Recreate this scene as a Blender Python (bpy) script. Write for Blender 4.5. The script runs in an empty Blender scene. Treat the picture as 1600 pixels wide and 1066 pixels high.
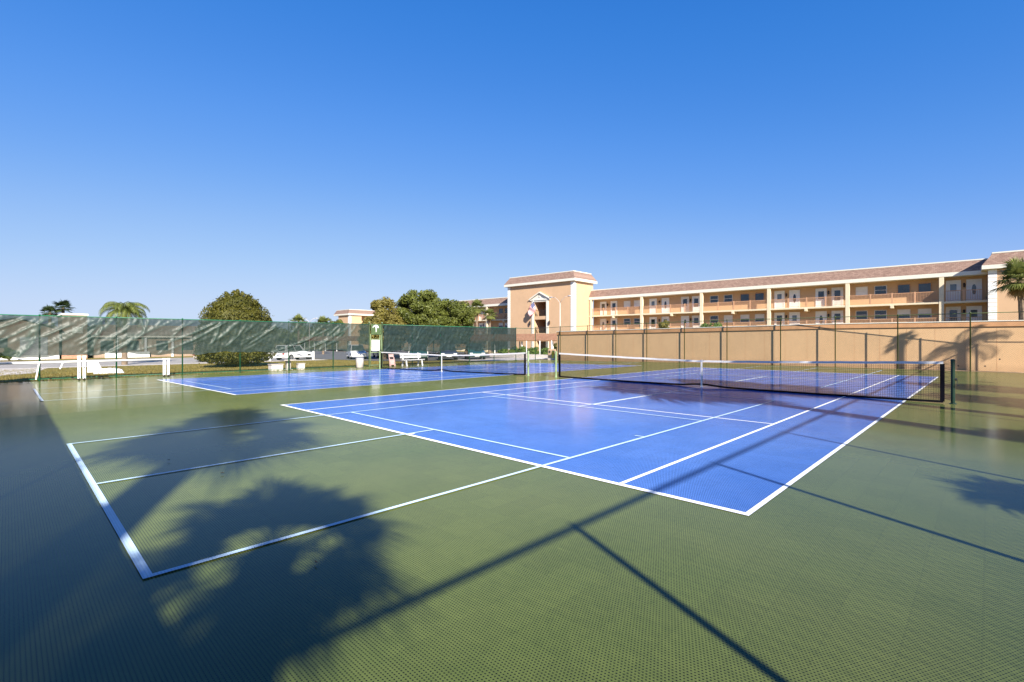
import bpy, math, random
import numpy as np
from mathutils import Vector, Matrix

C = bpy.context.scene.collection
R = math.radians
rnd = random.Random(7)

# ------------------------------------------------------------------ helpers
class MB:
    """collects polygons, links them as ONE mesh object"""
    def __init__(s): s.v = []; s.f = []; s.mi = []; s.cur = 0
    def face(s, pts):
        n = len(s.v); s.v += [tuple(p) for p in pts]; s.f.append(tuple(range(n, n+len(pts)))); s.mi.append(s.cur)
    def box(s, x0, x1, y0, y1, z0, z1):
        n = len(s.v)
        s.v += [(x0,y0,z0),(x1,y0,z0),(x1,y1,z0),(x0,y1,z0),(x0,y0,z1),(x1,y0,z1),(x1,y1,z1),(x0,y1,z1)]
        for f in ((3,2,1,0),(4,5,6,7),(0,1,5,4),(1,2,6,5),(2,3,7,6),(3,0,4,7)):
            s.f.append(tuple(n+i for i in f)); s.mi.append(s.cur)
        return s
    def bar(s, a, b, w, h=None, up=(0,0,1)):
        """box-section bar from a to b, w across, h along up"""
        h = h or w
        a = Vector(a); b = Vector(b); d = (b-a).normalized(); up = Vector(up)
        if abs(d.dot(up)) > .98: up = Vector((1,0,0))
        sd = d.cross(up).normalized(); u = sd.cross(d).normalized()
        n = len(s.v)
        for p in (a, b):
            for i, j in ((-1,-1),(1,-1),(1,1),(-1,1)): s.v.append(tuple(p+sd*(w/2*i)+u*(h/2*j)))
        for f in ((0,1,2,3),(7,6,5,4),(0,4,5,1),(1,5,6,2),(2,6,7,3),(3,7,4,0)):
            s.f.append(tuple(n+i for i in f)); s.mi.append(s.cur)
        return s
    def tube(s, pts, rad, n=8, cap=True):
        pts = [Vector(p) for p in pts]
        rads = rad if isinstance(rad, (list, tuple)) else [rad]*len(pts)
        base = len(s.v); prev = None
        for i, p in enumerate(pts):
            d = (pts[min(i+1,len(pts)-1)]-pts[max(i-1,0)]).normalized()
            if prev is None:
                ref = Vector((1,0,0)) if abs(d.x) < .9 else Vector((0,1,0))
                prev = d.cross(ref).normalized()
            x = (prev - d*prev.dot(d)).normalized(); prev = x; y = d.cross(x)
            for k in range(n):
                a = 2*math.pi*k/n
                s.v.append(tuple(p + (x*math.cos(a)+y*math.sin(a))*rads[i]))
        for i in range(len(pts)-1):
            for k in range(n):
                a = base+i*n+k; b = base+i*n+(k+1)%n
                s.f.append((a,b,b+n,a+n)); s.mi.append(s.cur)
        if cap:
            s.f.append(tuple(base+k for k in reversed(range(n)))); s.mi.append(s.cur)
            s.f.append(tuple(base+(len(pts)-1)*n+k for k in range(n))); s.mi.append(s.cur)
        return s
    def lathe(s, cx, cy, prof, n=16):
        base = len(s.v)
        for r, z in prof:
            for k in range(n):
                a = 2*math.pi*k/n; s.v.append((cx+r*math.cos(a), cy+r*math.sin(a), z))
        for i in range(len(prof)-1):
            for k in range(n):
                a = base+i*n+k; b = base+i*n+(k+1)%n
                s.f.append((a,b,b+n,a+n)); s.mi.append(s.cur)
        s.f.append(tuple(base+k for k in reversed(range(n)))); s.mi.append(s.cur)
        s.f.append(tuple(base+(len(prof)-1)*n+k for k in range(n))); s.mi.append(s.cur)
        return s
    def disc(s, c, axis, r, t, n=16):
        c = Vector(c); a = Vector(axis).normalized()
        s.tube([c-a*t/2, c+a*t/2], r, n); return s
    def build(s, name, mat, parent=None, smooth=False, bevel=0):
        me = bpy.data.meshes.new(name); me.from_pydata(s.v, [], s.f)
        mats = mat if isinstance(mat, (list, tuple)) else [mat]
        for m in mats: me.materials.append(m)
        if len(mats) > 1: me.polygons.foreach_set('material_index', s.mi)
        if smooth: me.polygons.foreach_set('use_smooth', [True]*len(s.f))
        me.update()
        o = bpy.data.objects.new(name, me); C.objects.link(o)
        if parent is not None: o.parent = parent
        if bevel:
            b = o.modifiers.new('Bevel', 'BEVEL'); b.width = bevel; b.segments = 2; b.limit_method = 'ANGLE'
        return o

def tag(o, label, cat, group=None):
    o['label'] = label; o['category'] = cat
    if group: o['group'] = group
    return o
def thing(name, label, cat, loc=(0,0,0), rz=0, group=None):
    o = bpy.data.objects.new(name, None); C.objects.link(o)
    o.location = loc; o.rotation_euler = (0,0,rz)
    return tag(o, label, cat, group)
def structure(o): o['kind'] = 'structure'; return o
def stuff(o, label, cat): o['kind'] = 'stuff'; return tag(o, label, cat)
def copy_tree(o, parent=None):
    c = o.copy(); C.objects.link(c)
    if parent is not None: c.parent = parent
    for ch in list(o.children): copy_tree(ch, c)
    return c

# ---------------------------------------------------------------- materials
def nt(name):
    m = bpy.data.materials.new(name); m.use_nodes = True
    n = m.node_tree; n.nodes.clear()
    out = n.nodes.new('ShaderNodeOutputMaterial'); b = n.nodes.new('ShaderNodeBsdfPrincipled')
    n.links.new(b.outputs[0], out.inputs[0])
    return m, n, b, out
def N(n, t, **kw):
    x = n.nodes.new(t)
    for k, v in kw.items():
        if k == 'inp':
            for i, val in v.items(): x.inputs[i].default_value = val
        else: setattr(x, k, v)
    return x
def math_(n, op, a, b=None, c=None):
    x = n.nodes.new('ShaderNodeMath'); x.operation = op
    for i, q in enumerate((a, b, c)):
        if q is None: continue
        if isinstance(q, (int, float)): x.inputs[i].default_value = q
        else: n.links.new(q, x.inputs[i])
    return x.outputs[0]
def mix(n, f, a, b, mode='MIX'):
    x = n.nodes.new('ShaderNodeMix'); x.data_type = 'RGBA'; x.blend_type = mode
    for sock, q in ((x.inputs[0], f), (x.inputs[6], a), (x.inputs[7], b)):
        if isinstance(q, (int, float)): sock.default_value = q
        elif isinstance(q, tuple): sock.default_value = (*q, 1) if len(q) == 3 else q
        else: n.links.new(q, sock)
    return x.outputs[2]
def coords(n): return N(n, 'ShaderNodeTexCoord').outputs['Object']
def noise(n, co, scale, detail=4, rough=.55, dist=0):
    x = N(n, 'ShaderNodeTexNoise', inp={'Scale':scale,'Detail':detail,'Roughness':rough,'Distortion':dist})
    n.links.new(co, x.inputs['Vector']); return x.outputs[0]
def ramp(n, fac, a, b, lo=0., hi=1.):
    x = N(n, 'ShaderNodeMapRange', inp={1:a,2:b,3:lo,4:hi}); n.links.new(fac, x.inputs[0]); return x.outputs[0]
def sc(c, k): return tuple(min(1, v*k) for v in c)

def plain(name, col, rough=.6, var=.12, scale=3., metal=0., spec=.5, bump=0., bscale=60., coat=0):
    m, n, b, out = nt(name); co = coords(n)
    f = ramp(n, noise(n, co, scale, 5, .6), .3, .7)
    n.links.new(mix(n, f, sc(col, 1-var), sc(col, 1+var)), b.inputs['Base Color'])
    b.inputs['Roughness'].default_value = rough; b.inputs['Metallic'].default_value = metal
    b.inputs['Specular IOR Level'].default_value = spec; b.inputs['Coat Weight'].default_value = coat
    if bump:
        bp = N(n, 'ShaderNodeBump', inp={'Strength':bump,'Distance':.01})
        n.links.new(noise(n, co, bscale, 3), bp.inputs['Height']); n.links.new(bp.outputs[0], b.inputs['Normal'])
    return m

def sport_tile(name, col, tint, line=False):
    """interlocking perforated plastic court tiles"""
    m, n, b, out = nt(name); co = coords(n)
    sep = N(n, 'ShaderNodeSeparateXYZ'); n.links.new(co, sep.inputs[0])
    X, Y = sep.outputs[0], sep.outputs[1]
    p = .0191
    row = math_(n, 'FLOOR', math_(n, 'DIVIDE', Y, p))
    off = math_(n, 'MULTIPLY', math_(n, 'MODULO', math_(n, 'ABSOLUTE', row), 2.), .5)
    fx = math_(n, 'ABSOLUTE', math_(n, 'SUBTRACT', math_(n, 'FRACT', math_(n, 'ADD', math_(n, 'DIVIDE', X, p), off)), .5))
    fy = math_(n, 'ABSOLUTE', math_(n, 'SUBTRACT', math_(n, 'FRACT', math_(n, 'DIVIDE', Y, p)), .5))
    hole = ramp(n, math_(n, 'ADD', math_(n, 'MULTIPLY', fx, 1.0), math_(n, 'MULTIPLY', fy, 1.25)), .26, .44)   # 0 in hole, 1 on web
    T = .305
    sx = math_(n, 'ABSOLUTE', math_(n, 'SUBTRACT', math_(n, 'FRACT', math_(n, 'DIVIDE', X, T)), .5))
    sy = math_(n, 'ABSOLUTE', math_(n, 'SUBTRACT', math_(n, 'FRACT', math_(n, 'DIVIDE', Y, T)), .5))
    seam = ramp(n, math_(n, 'MAXIMUM', sx, sy), .487, .496, 1, .86)
    # every tile has its own slight fade, plus wide stains and dust
    tx = math_(n, 'FLOOR', math_(n, 'DIVIDE', X, T)); ty = math_(n, 'FLOOR', math_(n, 'DIVIDE', Y, T))
    cmb = N(n, 'ShaderNodeCombineXYZ'); n.links.new(tx, cmb.inputs[0]); n.links.new(ty, cmb.inputs[1])
    wn = N(n, 'ShaderNodeTexWhiteNoise', noise_dimensions='2D'); n.links.new(cmb.outputs[0], wn.inputs['Vector'])
    big = ramp(n, noise(n, co, .35, 5, .6, .4), .3, .72)
    fine = ramp(n, noise(n, co, 9, 6, .7), .25, .8)
    base = mix(n, big, col, tint)
    base = mix(n, math_(n, 'MULTIPLY', fine, .35), base, sc(tint, 1.25))
    v = ramp(n, wn.outputs[0], 0, 1, .95, 1.05)
    cv = N(n, 'ShaderNodeVectorMath', operation='SCALE'); n.links.new(base, cv.inputs[0]); n.links.new(v, cv.inputs['Scale'])
    k = math_(n, 'MULTIPLY', ramp(n, hole, 0, 1, .12 if not line else .72, 1), seam)
    cs = N(n, 'ShaderNodeVectorMath', operation='SCALE'); n.links.new(cv.outputs[0], cs.inputs[0]); n.links.new(k, cs.inputs['Scale'])
    # scuffs: thin pale scratches
    mp = N(n, 'ShaderNodeMapping', inp={'Scale':(1.2,14,1),'Rotation':(0,0,.5)}); n.links.new(co, mp.inputs[0])
    scr = ramp(n, noise(n, mp.outputs[0], 2.2, 6, .75, 1.5), .62, .78, 0, .34)
    fin = mix(n, scr, cs.outputs[0], sc(tint, 2.0))
    mk = ramp(n, noise(n, co, 1.7, 7, .8, 2.), .60, .74, 0, .45 if not line else .3)
    fin = mix(n, mk, fin, sc(col, .55))
    n.links.new(fin, b.inputs['Base Color'])
    n.links.new(ramp(n, noise(n, co, .8, 5, .65), .3, .75, .24, .40), b.inputs['Roughness'])
    b.inputs['Coat Weight'].default_value = .55; b.inputs['Coat Roughness'].default_value = .13
    b.inputs['Sheen Weight'].default_value = .05 if 'green' in name else 0; b.inputs['Sheen Roughness'].default_value = .35; b.inputs['Sheen Tint'].default_value = (1,.88,.55,1)
    b.inputs['Specular IOR Level'].default_value = 0.
    b.inputs['Diffuse Roughness'].default_value = 1.
    bp = N(n, 'ShaderNodeBump', inp={'Strength':.2,'Distance':.001}); n.links.new(hole, bp.inputs['Height'])
    n.links.new(bp.outputs[0], b.inputs['Normal'])
    return m

def leaf_mat(name, a, b_, tr=.35, seed_scale=.9):
    m, n, b, out = nt(name); co = coords(n)
    g = N(n, 'ShaderNodeNewGeometry')
    f = math_(n, 'ADD', math_(n, 'MULTIPLY', g.outputs['Random Per Island'], .6), math_(n, 'MULTIPLY', ramp(n, noise(n, co, seed_scale, 3), .3, .7), .4))
    col = mix(n, f, a, b_)
    n.links.new(col, b.inputs['Base Color']); b.inputs['Roughness'].default_value = .5
    b.inputs['Specular IOR Level'].default_value = .3
    t = N(n, 'ShaderNodeBsdfTranslucent'); n.links.new(col, t.inputs[0])
    mx = N(n, 'ShaderNodeMixShader', inp={0:tr}); n.links.new(b.outputs[0], mx.inputs[1]); n.links.new(t.outputs[0], mx.inputs[2])
    n.links.new(mx.outputs[0], out.inputs[0]); return m

def screen_mat(name, col, trans, fold_k=1.):
    """woven see-through privacy mesh; the 'fold' attribute marks where it hangs doubled"""
    m, n, b, out = nt(name); co = coords(n)
    at = N(n, 'ShaderNodeAttribute', attribute_name='fold')
    f = at.outputs['Fac']
    nz = ramp(n, noise(n, co, 3, 6, .7, .5), .25, .8)
    c = mix(n, nz, sc(col, .75), sc(col, 1.35)); c = mix(n, math_(n, 'MULTIPLY', f, .95), c, sc(col, 2.0))  # glossy streaks on the folds painted as a lighter base colour
    n.links.new(c, b.inputs['Base Color']); b.inputs['Roughness'].default_value = .46
    tl = N(n, 'ShaderNodeBsdfTranslucent'); n.links.new(c, tl.inputs[0])
    m1 = N(n, 'ShaderNodeMixShader', inp={0:.3}); n.links.new(b.outputs[0], m1.inputs[1]); n.links.new(tl.outputs[0], m1.inputs[2])
    tp = N(n, 'ShaderNodeBsdfTransparent')
    tv = math_(n, 'MULTIPLY', math_(n, 'SUBTRACT', 1., math_(n, 'MULTIPLY', f, .8*fold_k)), ramp(n, nz, 0, 1, trans*1.15, trans*.75))
    m2 = N(n, 'ShaderNodeMixShader'); n.links.new(tv, m2.inputs[0]); n.links.new(m1.outputs[0], m2.inputs[1]); n.links.new(tp.outputs[0], m2.inputs[2])
    n.links.new(m2.outputs[0], out.inputs[0]); return m

def shingle_mat(name, a, b_):
    m, n, b, out = nt(name); co = coords(n)
    mp = N(n, 'ShaderNodeMapping'); n.links.new(co, mp.inputs[0]); mp.inputs['Rotation'].default_value = (R(90),0,0)
    br = N(n, 'ShaderNodeTexBrick', inp={'Scale':1.0,'Mortar Size':.012,'Brick Width':.32,'Row Height':.14,'Bias':0.,'Mortar Smooth':.3})
    br.offset = .5
    n.links.new(mp.outputs[0], br.inputs['Vector'])
    br.inputs['Color1'].default_value = (*a,1); br.inputs['Color2'].default_value = (*b_,1); br.inputs['Mortar'].default_value = (*sc(a,.5),1)
    f = ramp(n, noise(n, co, 5, 6, .8), .3, .7)
    n.links.new(mix(n, math_(n, 'MULTIPLY', f, .55), br.outputs[0], sc(b_, 1.25)), b.inputs['Base Color']); b.inputs['Roughness'].default_value = .9
    return m

def stucco_mat(name, col, dirt=(.25,.17,.1), dirty=.25, zlo=0., zhi=.5):
    m, n, b, out = nt(name); co = coords(n)
    f = ramp(n, noise(n, co, .8, 6, .65), .3, .72)
    c = mix(n, f, sc(col, .94), sc(col, 1.05))
    mp = N(n, 'ShaderNodeMapping', inp={'Scale':(2.2,2.2,.25)}); n.links.new(co, mp.inputs[0])
    st = ramp(n, noise(n, mp.outputs[0], 1.6, 6, .7), .56, .8, 0, dirty)
    c = mix(n, st, c, sc(col, .7))
    sep = N(n, 'ShaderNodeSeparateXYZ'); n.links.new(co, sep.inputs[0])
    lo = ramp(n, math_(n, 'ADD', sep.outputs[2], math_(n, 'MULTIPLY', noise(n, co, 4, 4), .35)), zlo+.1, zhi, .5, 0)
    c = mix(n, lo, c, dirt)
    n.links.new(c, b.inputs['Base Color']); b.inputs['Roughness'].default_value = .88; b.inputs['Specular IOR Level'].default_value = .2
    bp = N(n, 'ShaderNodeBump', inp={'Strength':.35,'Distance':.008}); n.links.new(noise(n, co, 45, 4, .7), bp.inputs['Height'])
    n.links.new(bp.outputs[0], b.inputs['Normal']); return m

def grass_mat():
    m, n, b, out = nt('lawn'); co = coords(n)
    f1 = ramp(n, noise(n, co, .28, 5, .6, .6), .36, .62); f2 = ramp(n, noise(n, co, 3.5, 6, .75), .3, .72)
    c = mix(n, f1, (.27,.19,.045), (.12,.13,.028)); c = mix(n, f2, c, (.34,.24,.07))
    c = mix(n, ramp(n, noise(n, co, 22, 5, .8), .35, .7, 0, .55), c, (.07,.085,.02))
    n.links.new(c, b.inputs['Base Color']); b.inputs['Roughness'].default_value = .95; b.inputs['Specular IOR Level'].default_value = .1
    bp = N(n, 'ShaderNodeBump', inp={'Strength':1.,'Distance':.05}); n.links.new(noise(n, co, 18, 6, .8), bp.inputs['Height'])
    n.links.new(bp.outputs[0], b.inputs['Normal']); return m

def glass_mat(name, col=(.02,.03,.035)):
    m, n, b, out = nt(name); co = coords(n)
    n.links.new(mix(n, ramp(n, noise(n, co, 1.3, 3), .35, .65), sc(col, .6), sc(col, 1.5)), b.inputs['Base Color'])
    b.inputs['Roughness'].default_value = .06; b.inputs['Specular IOR Level'].default_value = .8
    return m

M = dict(
    green=sport_tile('green_tiles', (.050,.072,.016), (.084,.101,.028)),
    blue=sport_tile('blue_tiles', (.022,.082,.32), (.062,.130,.37)),
    white_line=sport_tile('white_line', (.58,.60,.62), (.66,.67,.68), True),
    blue_line=sport_tile('pale_blue_line', (.30,.43,.57), (.38,.49,.60), True),
    lawn=grass_mat(),
    peach=stucco_mat('peach_stucco', (.58,.375,.21)),
    court_wall=stucco_mat('court_wall_stucco', (.56,.365,.20), dirty=.5, zlo=0, zhi=.6),
    tower=stucco_mat('tower_stucco', (.58,.385,.235), dirty=.12),
    trim=plain('cream_trim', (.70,.67,.58), .7, .05),
    white=plain('white_paint', (.80,.80,.78), .45, .06, bump=.05),
    coping=plain('coping_board', (.48,.25,.115), .7, .15, 2),
    column=plain('column_paint', (.68,.58,.41), .7, .05),
    shingle=shingle_mat('roof_shingle', (.155,.09,.065), (.29,.19,.145)),
    awning=shingle_mat('awning_shingle', (.27,.125,.07), (.37,.19,.11)),
    glass=glass_mat('window_glass'), glass_l=glass_mat('pale_glass', (.10,.13,.15)),
    blind=plain('white_blind', (.72,.72,.70), .6, .04),
    door=plain('white_door', (.78,.77,.74), .4, .04),
    frame=plain('window_frame', (.70,.66,.60), .5, .05),
    iron=plain('black_iron', (.03,.022,.02), .5, .2),
    rail=plain('rail_paint', (.52,.29,.165), .6, .08),
    fence=plain('fence_green', (.022,.16,.075), .4, .2, 4, spec=.5),
    fence_pale=plain('faded_green_paint', (.24,.33,.17), .55, .25, 6),
    olive=plain('weathered_olive_paint', (.085,.115,.035), .5, .2, 6),
    wire=plain('coated_wire', (.05,.11,.07), .5, .1),
    dark_green=plain('net_post_green', (.006,.028,.016), .4, .2),
    cord=plain('net_cord', (.012,.012,.014), .9, .1, spec=.1), band=plain('net_band', (.006,.006,.010), .9, .1, spec=.05),
    tape=plain('net_tape', (.78,.76,.74), .75, .08, 8),
    black=plain('black_rubber', (.02,.02,.02), .7, .1), steel=plain('steel', (.45,.46,.47), .35, .1, metal=.9),
    bark=plain('palm_bark', (.20,.145,.10), .95, .35, 5, bump=.9, bscale=18),
    bark2=plain('tree_bark', (.12,.085,.06), .95, .3, 5, bump=.9, bscale=14),
    fan=leaf_mat('fan_frond', (.08,.11,.025), (.27,.29,.08)),
    fan_dry=leaf_mat('dry_frond', (.28,.17,.07), (.42,.30,.13), .2),
    queen=leaf_mat('feather_frond', (.07,.11,.025), (.25,.27,.06)),
    ball=leaf_mat('hedge_leaf', (.045,.055,.009), (.165,.15,.022), .3, 1.5),
    oak=leaf_mat('tree_leaf', (.035,.048,.008), (.155,.175,.03), .12, .7),
    oak_y=leaf_mat('yellowing_leaf', (.09,.075,.014), (.22,.19,.04), .12, .8),
    pine=leaf_mat('dark_needles', (.025,.05,.015), (.07,.10,.03), .25),
    shrub=leaf_mat('shrub_leaf', (.06,.11,.02), (.17,.24,.05)),
    screen=screen_mat('privacy_screen', (.036,.060,.048), .17),
    screen_d=screen_mat('privacy_screen_dense', (.022,.042,.038), .10),
    screen_b=screen_mat('privacy_screen_back', (.03,.06,.045), .05),
    concrete=plain('concrete', (.46,.42,.38), .9, .15, 2, bump=.3), pale_conc=plain('pale_concrete', (.60,.54,.48), .9, .12, .7),
    asphalt=plain('asphalt', (.34,.31,.27), .9, .2, 1.2, bump=.3), tarmac=plain('tarmac', (.11,.105,.10), .9, .2, 1.2, bump=.3), dirt=plain('bare_dirt', (.30,.20,.12), .95, .35, 3, bump=.8, bscale=25),
    taupe=stucco_mat('taupe_siding', (.36,.27,.20)), roof_taupe=shingle_mat('taupe_roof', (.20,.15,.12), (.31,.24,.19)),
    grey_door=plain('grey_garage_door', (.42,.42,.44), .6, .08), brick=plain('brick_base', (.48,.25,.16), .9, .25, 6),
    stone=plain('cast_stone', (.66,.62,.58), .9, .12, 4, bump=.4), tarp=plain('white_tarp', (.75,.74,.72), .6, .08, 4),
    yellow=plain('yellow_paint', (.78,.62,.03), .4, .1), red=plain('flag_red', (.55,.04,.05), .8, .08), navy=plain('flag_blue', (.03,.05,.20), .8, .08),
    flagw=plain('flag_white', (.78,.76,.74), .8, .05), sign_green=plain('sign_green', (.075,.12,.045), .5, .4, 9),
    car_w=plain('car_white', (.80,.80,.80), .3, .02, coat=.6), car_c=plain('car_cream', (.66,.58,.46), .3, .03, coat=.6),
    car_g=plain('car_dark_green', (.02,.06,.05), .3, .05, coat=.6), car_k=plain('car_charcoal', (.03,.035,.045), .3, .05, coat=.6), car_t=plain('car_tan', (.42,.28,.12), .3, .05, coat=.6),
    lens=plain('lamp_lens', (.6,.6,.62), .15, .05), tail=plain('tail_lens', (.4,.02,.02), .2, .05),
    leaf_dry=plain('dry_leaf', (.10,.06,.03), .9, .2), lamp_pole=plain('lamp_pole', (.55,.47,.42), .5, .1),
    pink=plain('faded_pink', (.66,.45,.42), .6, .1),
)

def zc(x): return -.015*max(0., -2-x)                    # court falls gently to the left for drainage
def zg(x): return -.035 - .015*min(40., max(0., -2-x))   # ground outside

# ------------------------------------------------------------------ ground
g = MB()
xs = [-900,-300,-120,-42,-30,-18.5,-2,20,80,300,900]; ys = [-900,-300,-60,-7,0,20,32,60,120,400,1200]
for i in range(len(xs)-1):
    for j in range(len(ys)-1):
        x0,x1,y0,y1 = xs[i],xs[i+1],ys[j],ys[j+1]
        g.face([(x0,y0,zg(x0)),(x1,y0,zg(x1)),(x1,y1,zg(x1)),(x0,y1,zg(x0))])
structure(g.build('ground', M['lawn']))
def sheet(name, x0, x1, y0, y1, dz, m, fn=zg, kind=True):
    s = MB(); brk = sorted({x0, x1} | {b for b in (-42., -2.) if x0 < b < x1})
    for a, b in zip(brk, brk[1:]): s.face([(a,y0,fn(a)+dz),(b,y0,fn(b)+dz),(b,y1,fn(b)+dz),(a,y1,fn(a)+dz)])
    o = s.build(name, m)
    if kind: structure(o)
    return o
slab = MB(); PX0, PX1, PY0, PY1 = -18.05, 14.75, -6.4, 30.0
for a, b in ((PX0,-2.),(-2.,PX1)):
    slab.face([(a,PY0,zc(a)),(b,PY0,zc(b)),(b,PY1,zc(b)),(a,PY1,zc(a))])
    slab.face([(a,PY0,zc(a)-.1),(b,PY0,zc(b)-.1),(b,PY0,zc(b)),(a,PY0,zc(a))])
    slab.face([(b,PY1,zc(b)-.1),(a,PY1,zc(a)-.1),(a,PY1,zc(a)),(b,PY1,zc(b))])
slab.face([(PX0,PY1,zc(PX0)-.1),(PX0,PY0,zc(PX0)-.1),(PX0,PY0,zc(PX0)),(PX0,PY1,zc(PX0))])
structure(slab.build('court_floor', M['green']))
sheet('dirt_strip', -20.2, -18.05, -12, 30, .012, M['dirt'])
sheet('wall_base_strip', -18, 24, 30.0, 33.5, .016, M['dirt'])
sheet('path', -43.2, -41.6, -60, 21, .012, M['pale_conc'])
sheet('driveway', -62, -43.3, -60, 21, .008, M['asphalt'])
sheet('parking_lot', -110, -27, 21.5, 57, .02, M['tarmac'])
sheet('plaza', -26.99, -19.6, 26.5, 57, .02, M['pale_conc'])
s = MB(); s.face([(-30,-3.6,zg(-30)+.014),(-27,-5.6,zg(-27)+.014),(-27,-12,zg(-27)+.014),(-41.7,-12,zg(-41.7)+.014),(-41.7,-2.4,zg(-41.7)+.014)])
structure(s.build('concrete_pad', M['pale_conc']))

# court areas and painted lines
def area(x0, x1, y0, y1): return sheet('court_surface', x0, x1, y0, y1, .003, M['blue'], zc)
def lines(name, m, dz, segs):
    s = MB()
    for x0, x1, y0, y1 in segs: s.face([(x0,y0,zc(x0)+dz),(x1,y0,zc(x1)+dz),(x1,y1,zc(x1)+dz),(x0,y1,zc(x0)+dz)])
    return structure(s.build(name, m))
for OX in (0., -14.42):
    area(OX, OX+10.97, 0, 23.77)
    w = .052; H = 23.77; L = []
    L += [(OX+w, OX+10.97-w, 0, .075), (OX+w, OX+10.97-w, H-.075, H), (OX, OX+w, 0, H), (OX+10.97-w, OX+10.97, 0, H)]
    for x in (1.37, 9.6): L.append((OX+x-w/2, OX+x+w/2, .076, H-.076))
    for y in (5.485, 18.285): L.append((OX+1.37+w/2+.001, OX+9.6-w/2-.001, y-w/2, y+w/2))
    L += [(OX+5.485-w/2, OX+5.485+w/2, 5.485+w/2+.001, 18.285-w/2-.001), (OX+5.485-w/2, OX+5.485+w/2, .076, .18)]
    lines('tennis_lines', M['white_line'], .006, L)
    q = .05; a, b = OX+2.39, OX+8.5; c = (a+b)/2; P = []
    for y0, y1, ya, yb in ((-4.05, 9.42, .62, 4.9), (14.35, 27.8, 18.87, 23.15)):
        P += [(a, b, y0, y0+.06), (a, b, y1-.06, y1), (a, a+q, y0+.061, y1-.061), (b-q, b, y0+.061, y1-.061)]
        P += [(a+q+.001, b-q-.001, ya-q/2, ya+q/2), (a+q+.001, b-q-.001, yb-q/2, yb+q/2)]
        P += [(c-q/2, c+q/2, y0+.061, ya-q/2-.001), (c-q/2, c+q/2, yb+q/2+.001, y1-.061)]
        P += [(b-q-.16, b-q-.001, y0+6.66, y0+6.7)]
    lines('pickleball_lines', M['blue_line'], .009, P)

# ------------------------------------------------------------------ tennis nets
def tennis_net(cx, label, side):
    t = thing('tennis_net', label, 'tennis net', (cx, 11.885, zc(cx)), 0)
    half = 6.4
    zf = lambda x: zc(cx+x)-zc(cx)
    def top(x): u = abs(x)/half; return .914+.156*(u**1.25) + zf(x)*u
    def bot(x):
        u = abs(x)/half
        return zf(x) + .045 + .05*math.exp(-(x/.55)**2) - .02*math.sin(math.pi*min(1,u*1.0)) 
    tape = MB(); band = MB(); cords = MB(); n = 120; e = 6.22
    for i in range(n):
        xa = -e+2*e*i/n; xb = -e+2*e*(i+1)/n
        wob = lambda x: .006*math.sin(x*5.1)+.004*math.sin(x*13)
        a, b = top(xa)+wob(xa)*.4, top(xb)+wob(xb)*.4
        tape.box(0,0,0,0,0,0) if False else None
        for (za, zb, q0, q1) in ((a, b, -.063, 0),):
            tape.face([(xa,-.012,za+q0),(xb,-.012,zb+q0),(xb,-.012,zb+q1),(xa,-.012,za+q1)])
            tape.face([(xb,.012,zb+q0),(xa,.012,za+q0),(xa,.012,za+q1),(xb,.012,zb+q1)])
            tape.face([(xa,-.012,za),(xb,-.012,zb),(xb,.012,zb),(xa,.012,za)])
            tape.face([(xa,.012,za-.063),(xb,.012,zb-.063),(xb,-.012,zb-.063),(xa,-.012,za-.063)])
        c, d = bot(xa), bot(xb)
        band.bar((xa,wob(xa)*2,c),(xb,wob(xb)*2,d),.02,.055)
    for sgn in (-1, 1):
        x = sgn*(e-.02); m_ = (bot(x), top(x))
        band.box(x-.045, x+.045, -.014, .014, m_[0], m_[1]-.064)
    k = int(2*e/.05)
    for i in range(1, k):
        x = -e+.05*i; cords.bar((x,.003,bot(x)),(x,.003,top(x)-.05),.0052)
    for j in range(1, 20):
        f = j/20
        for i in range(24):
            xa = -e+2*e*i/24; xb = -e+2*e*(i+1)/24
            za = bot(xa)+(top(xa)-.06-bot(xa))*f; zb = bot(xb)+(top(xb)-.06-bot(xb))*f
            cords.bar((xa,-.0045,za),(xb,-.0045,zb),.0052)
    cords.build('netting', M['cord'], t); tape.build('top_tape', M['tape'], t); band.build('bottom_band', M['band'], t)
    st = MB(); st.box(-.028,.028,-.016,.016,.0,.93); st.box(-.045,.045,-.03,.03,zf(0)-.002,.012); st.build('centre_strap', M['tape'], t)
    for sgn in (-1, 1):
        mt = M['dark_green'] if sgn == side else M['fence_pale']
        x = sgn*half; z0 = zf(x)
        p = MB(); p.lathe(x, 0, [(.075,z0),(.075,z0+.012),(.042,z0+.02),(.042,z0+1.07),(.05,z0+1.075),(.05,z0+1.10),(.03,z0+1.125)], 14)
        p.box(x-.02*sgn-.02, x-.02*sgn+.02, -.03, .03, z0+.95, z0+1.09)
        post = p.build('net_post', mt, t, bevel=0)
        c = MB(); c.disc((x+sgn*.055,0,z0+.62), (1,0,0), .035, .05, 12); c.bar((x+sgn*.08,0,z0+.62),(x+sgn*.08,-.06,z0+.47),.014); c.disc((x+sgn*.10,-.06,z0+.47),(1,0,0),.014,.05,8)
        c.build('crank', M['steel'] if sgn != side else M['black'], post)
        l = MB()
        for q in range(9):
            z = z0+.12+q*.11; l.bar((x-sgn*.04,0,z+.03),(x-sgn*.17,0,z),.006); l.bar((x-sgn*.04,0,z-.03),(x-sgn*.17,0,z),.006)
        l.build('lacing', M['cord'], t)
    return t
tennis_net(5.485, 'nearer black tennis net with white top tape across the front court', 1)
tennis_net(-8.935, 'farther black tennis net with white top tape, beside the white bench', 3)

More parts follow.
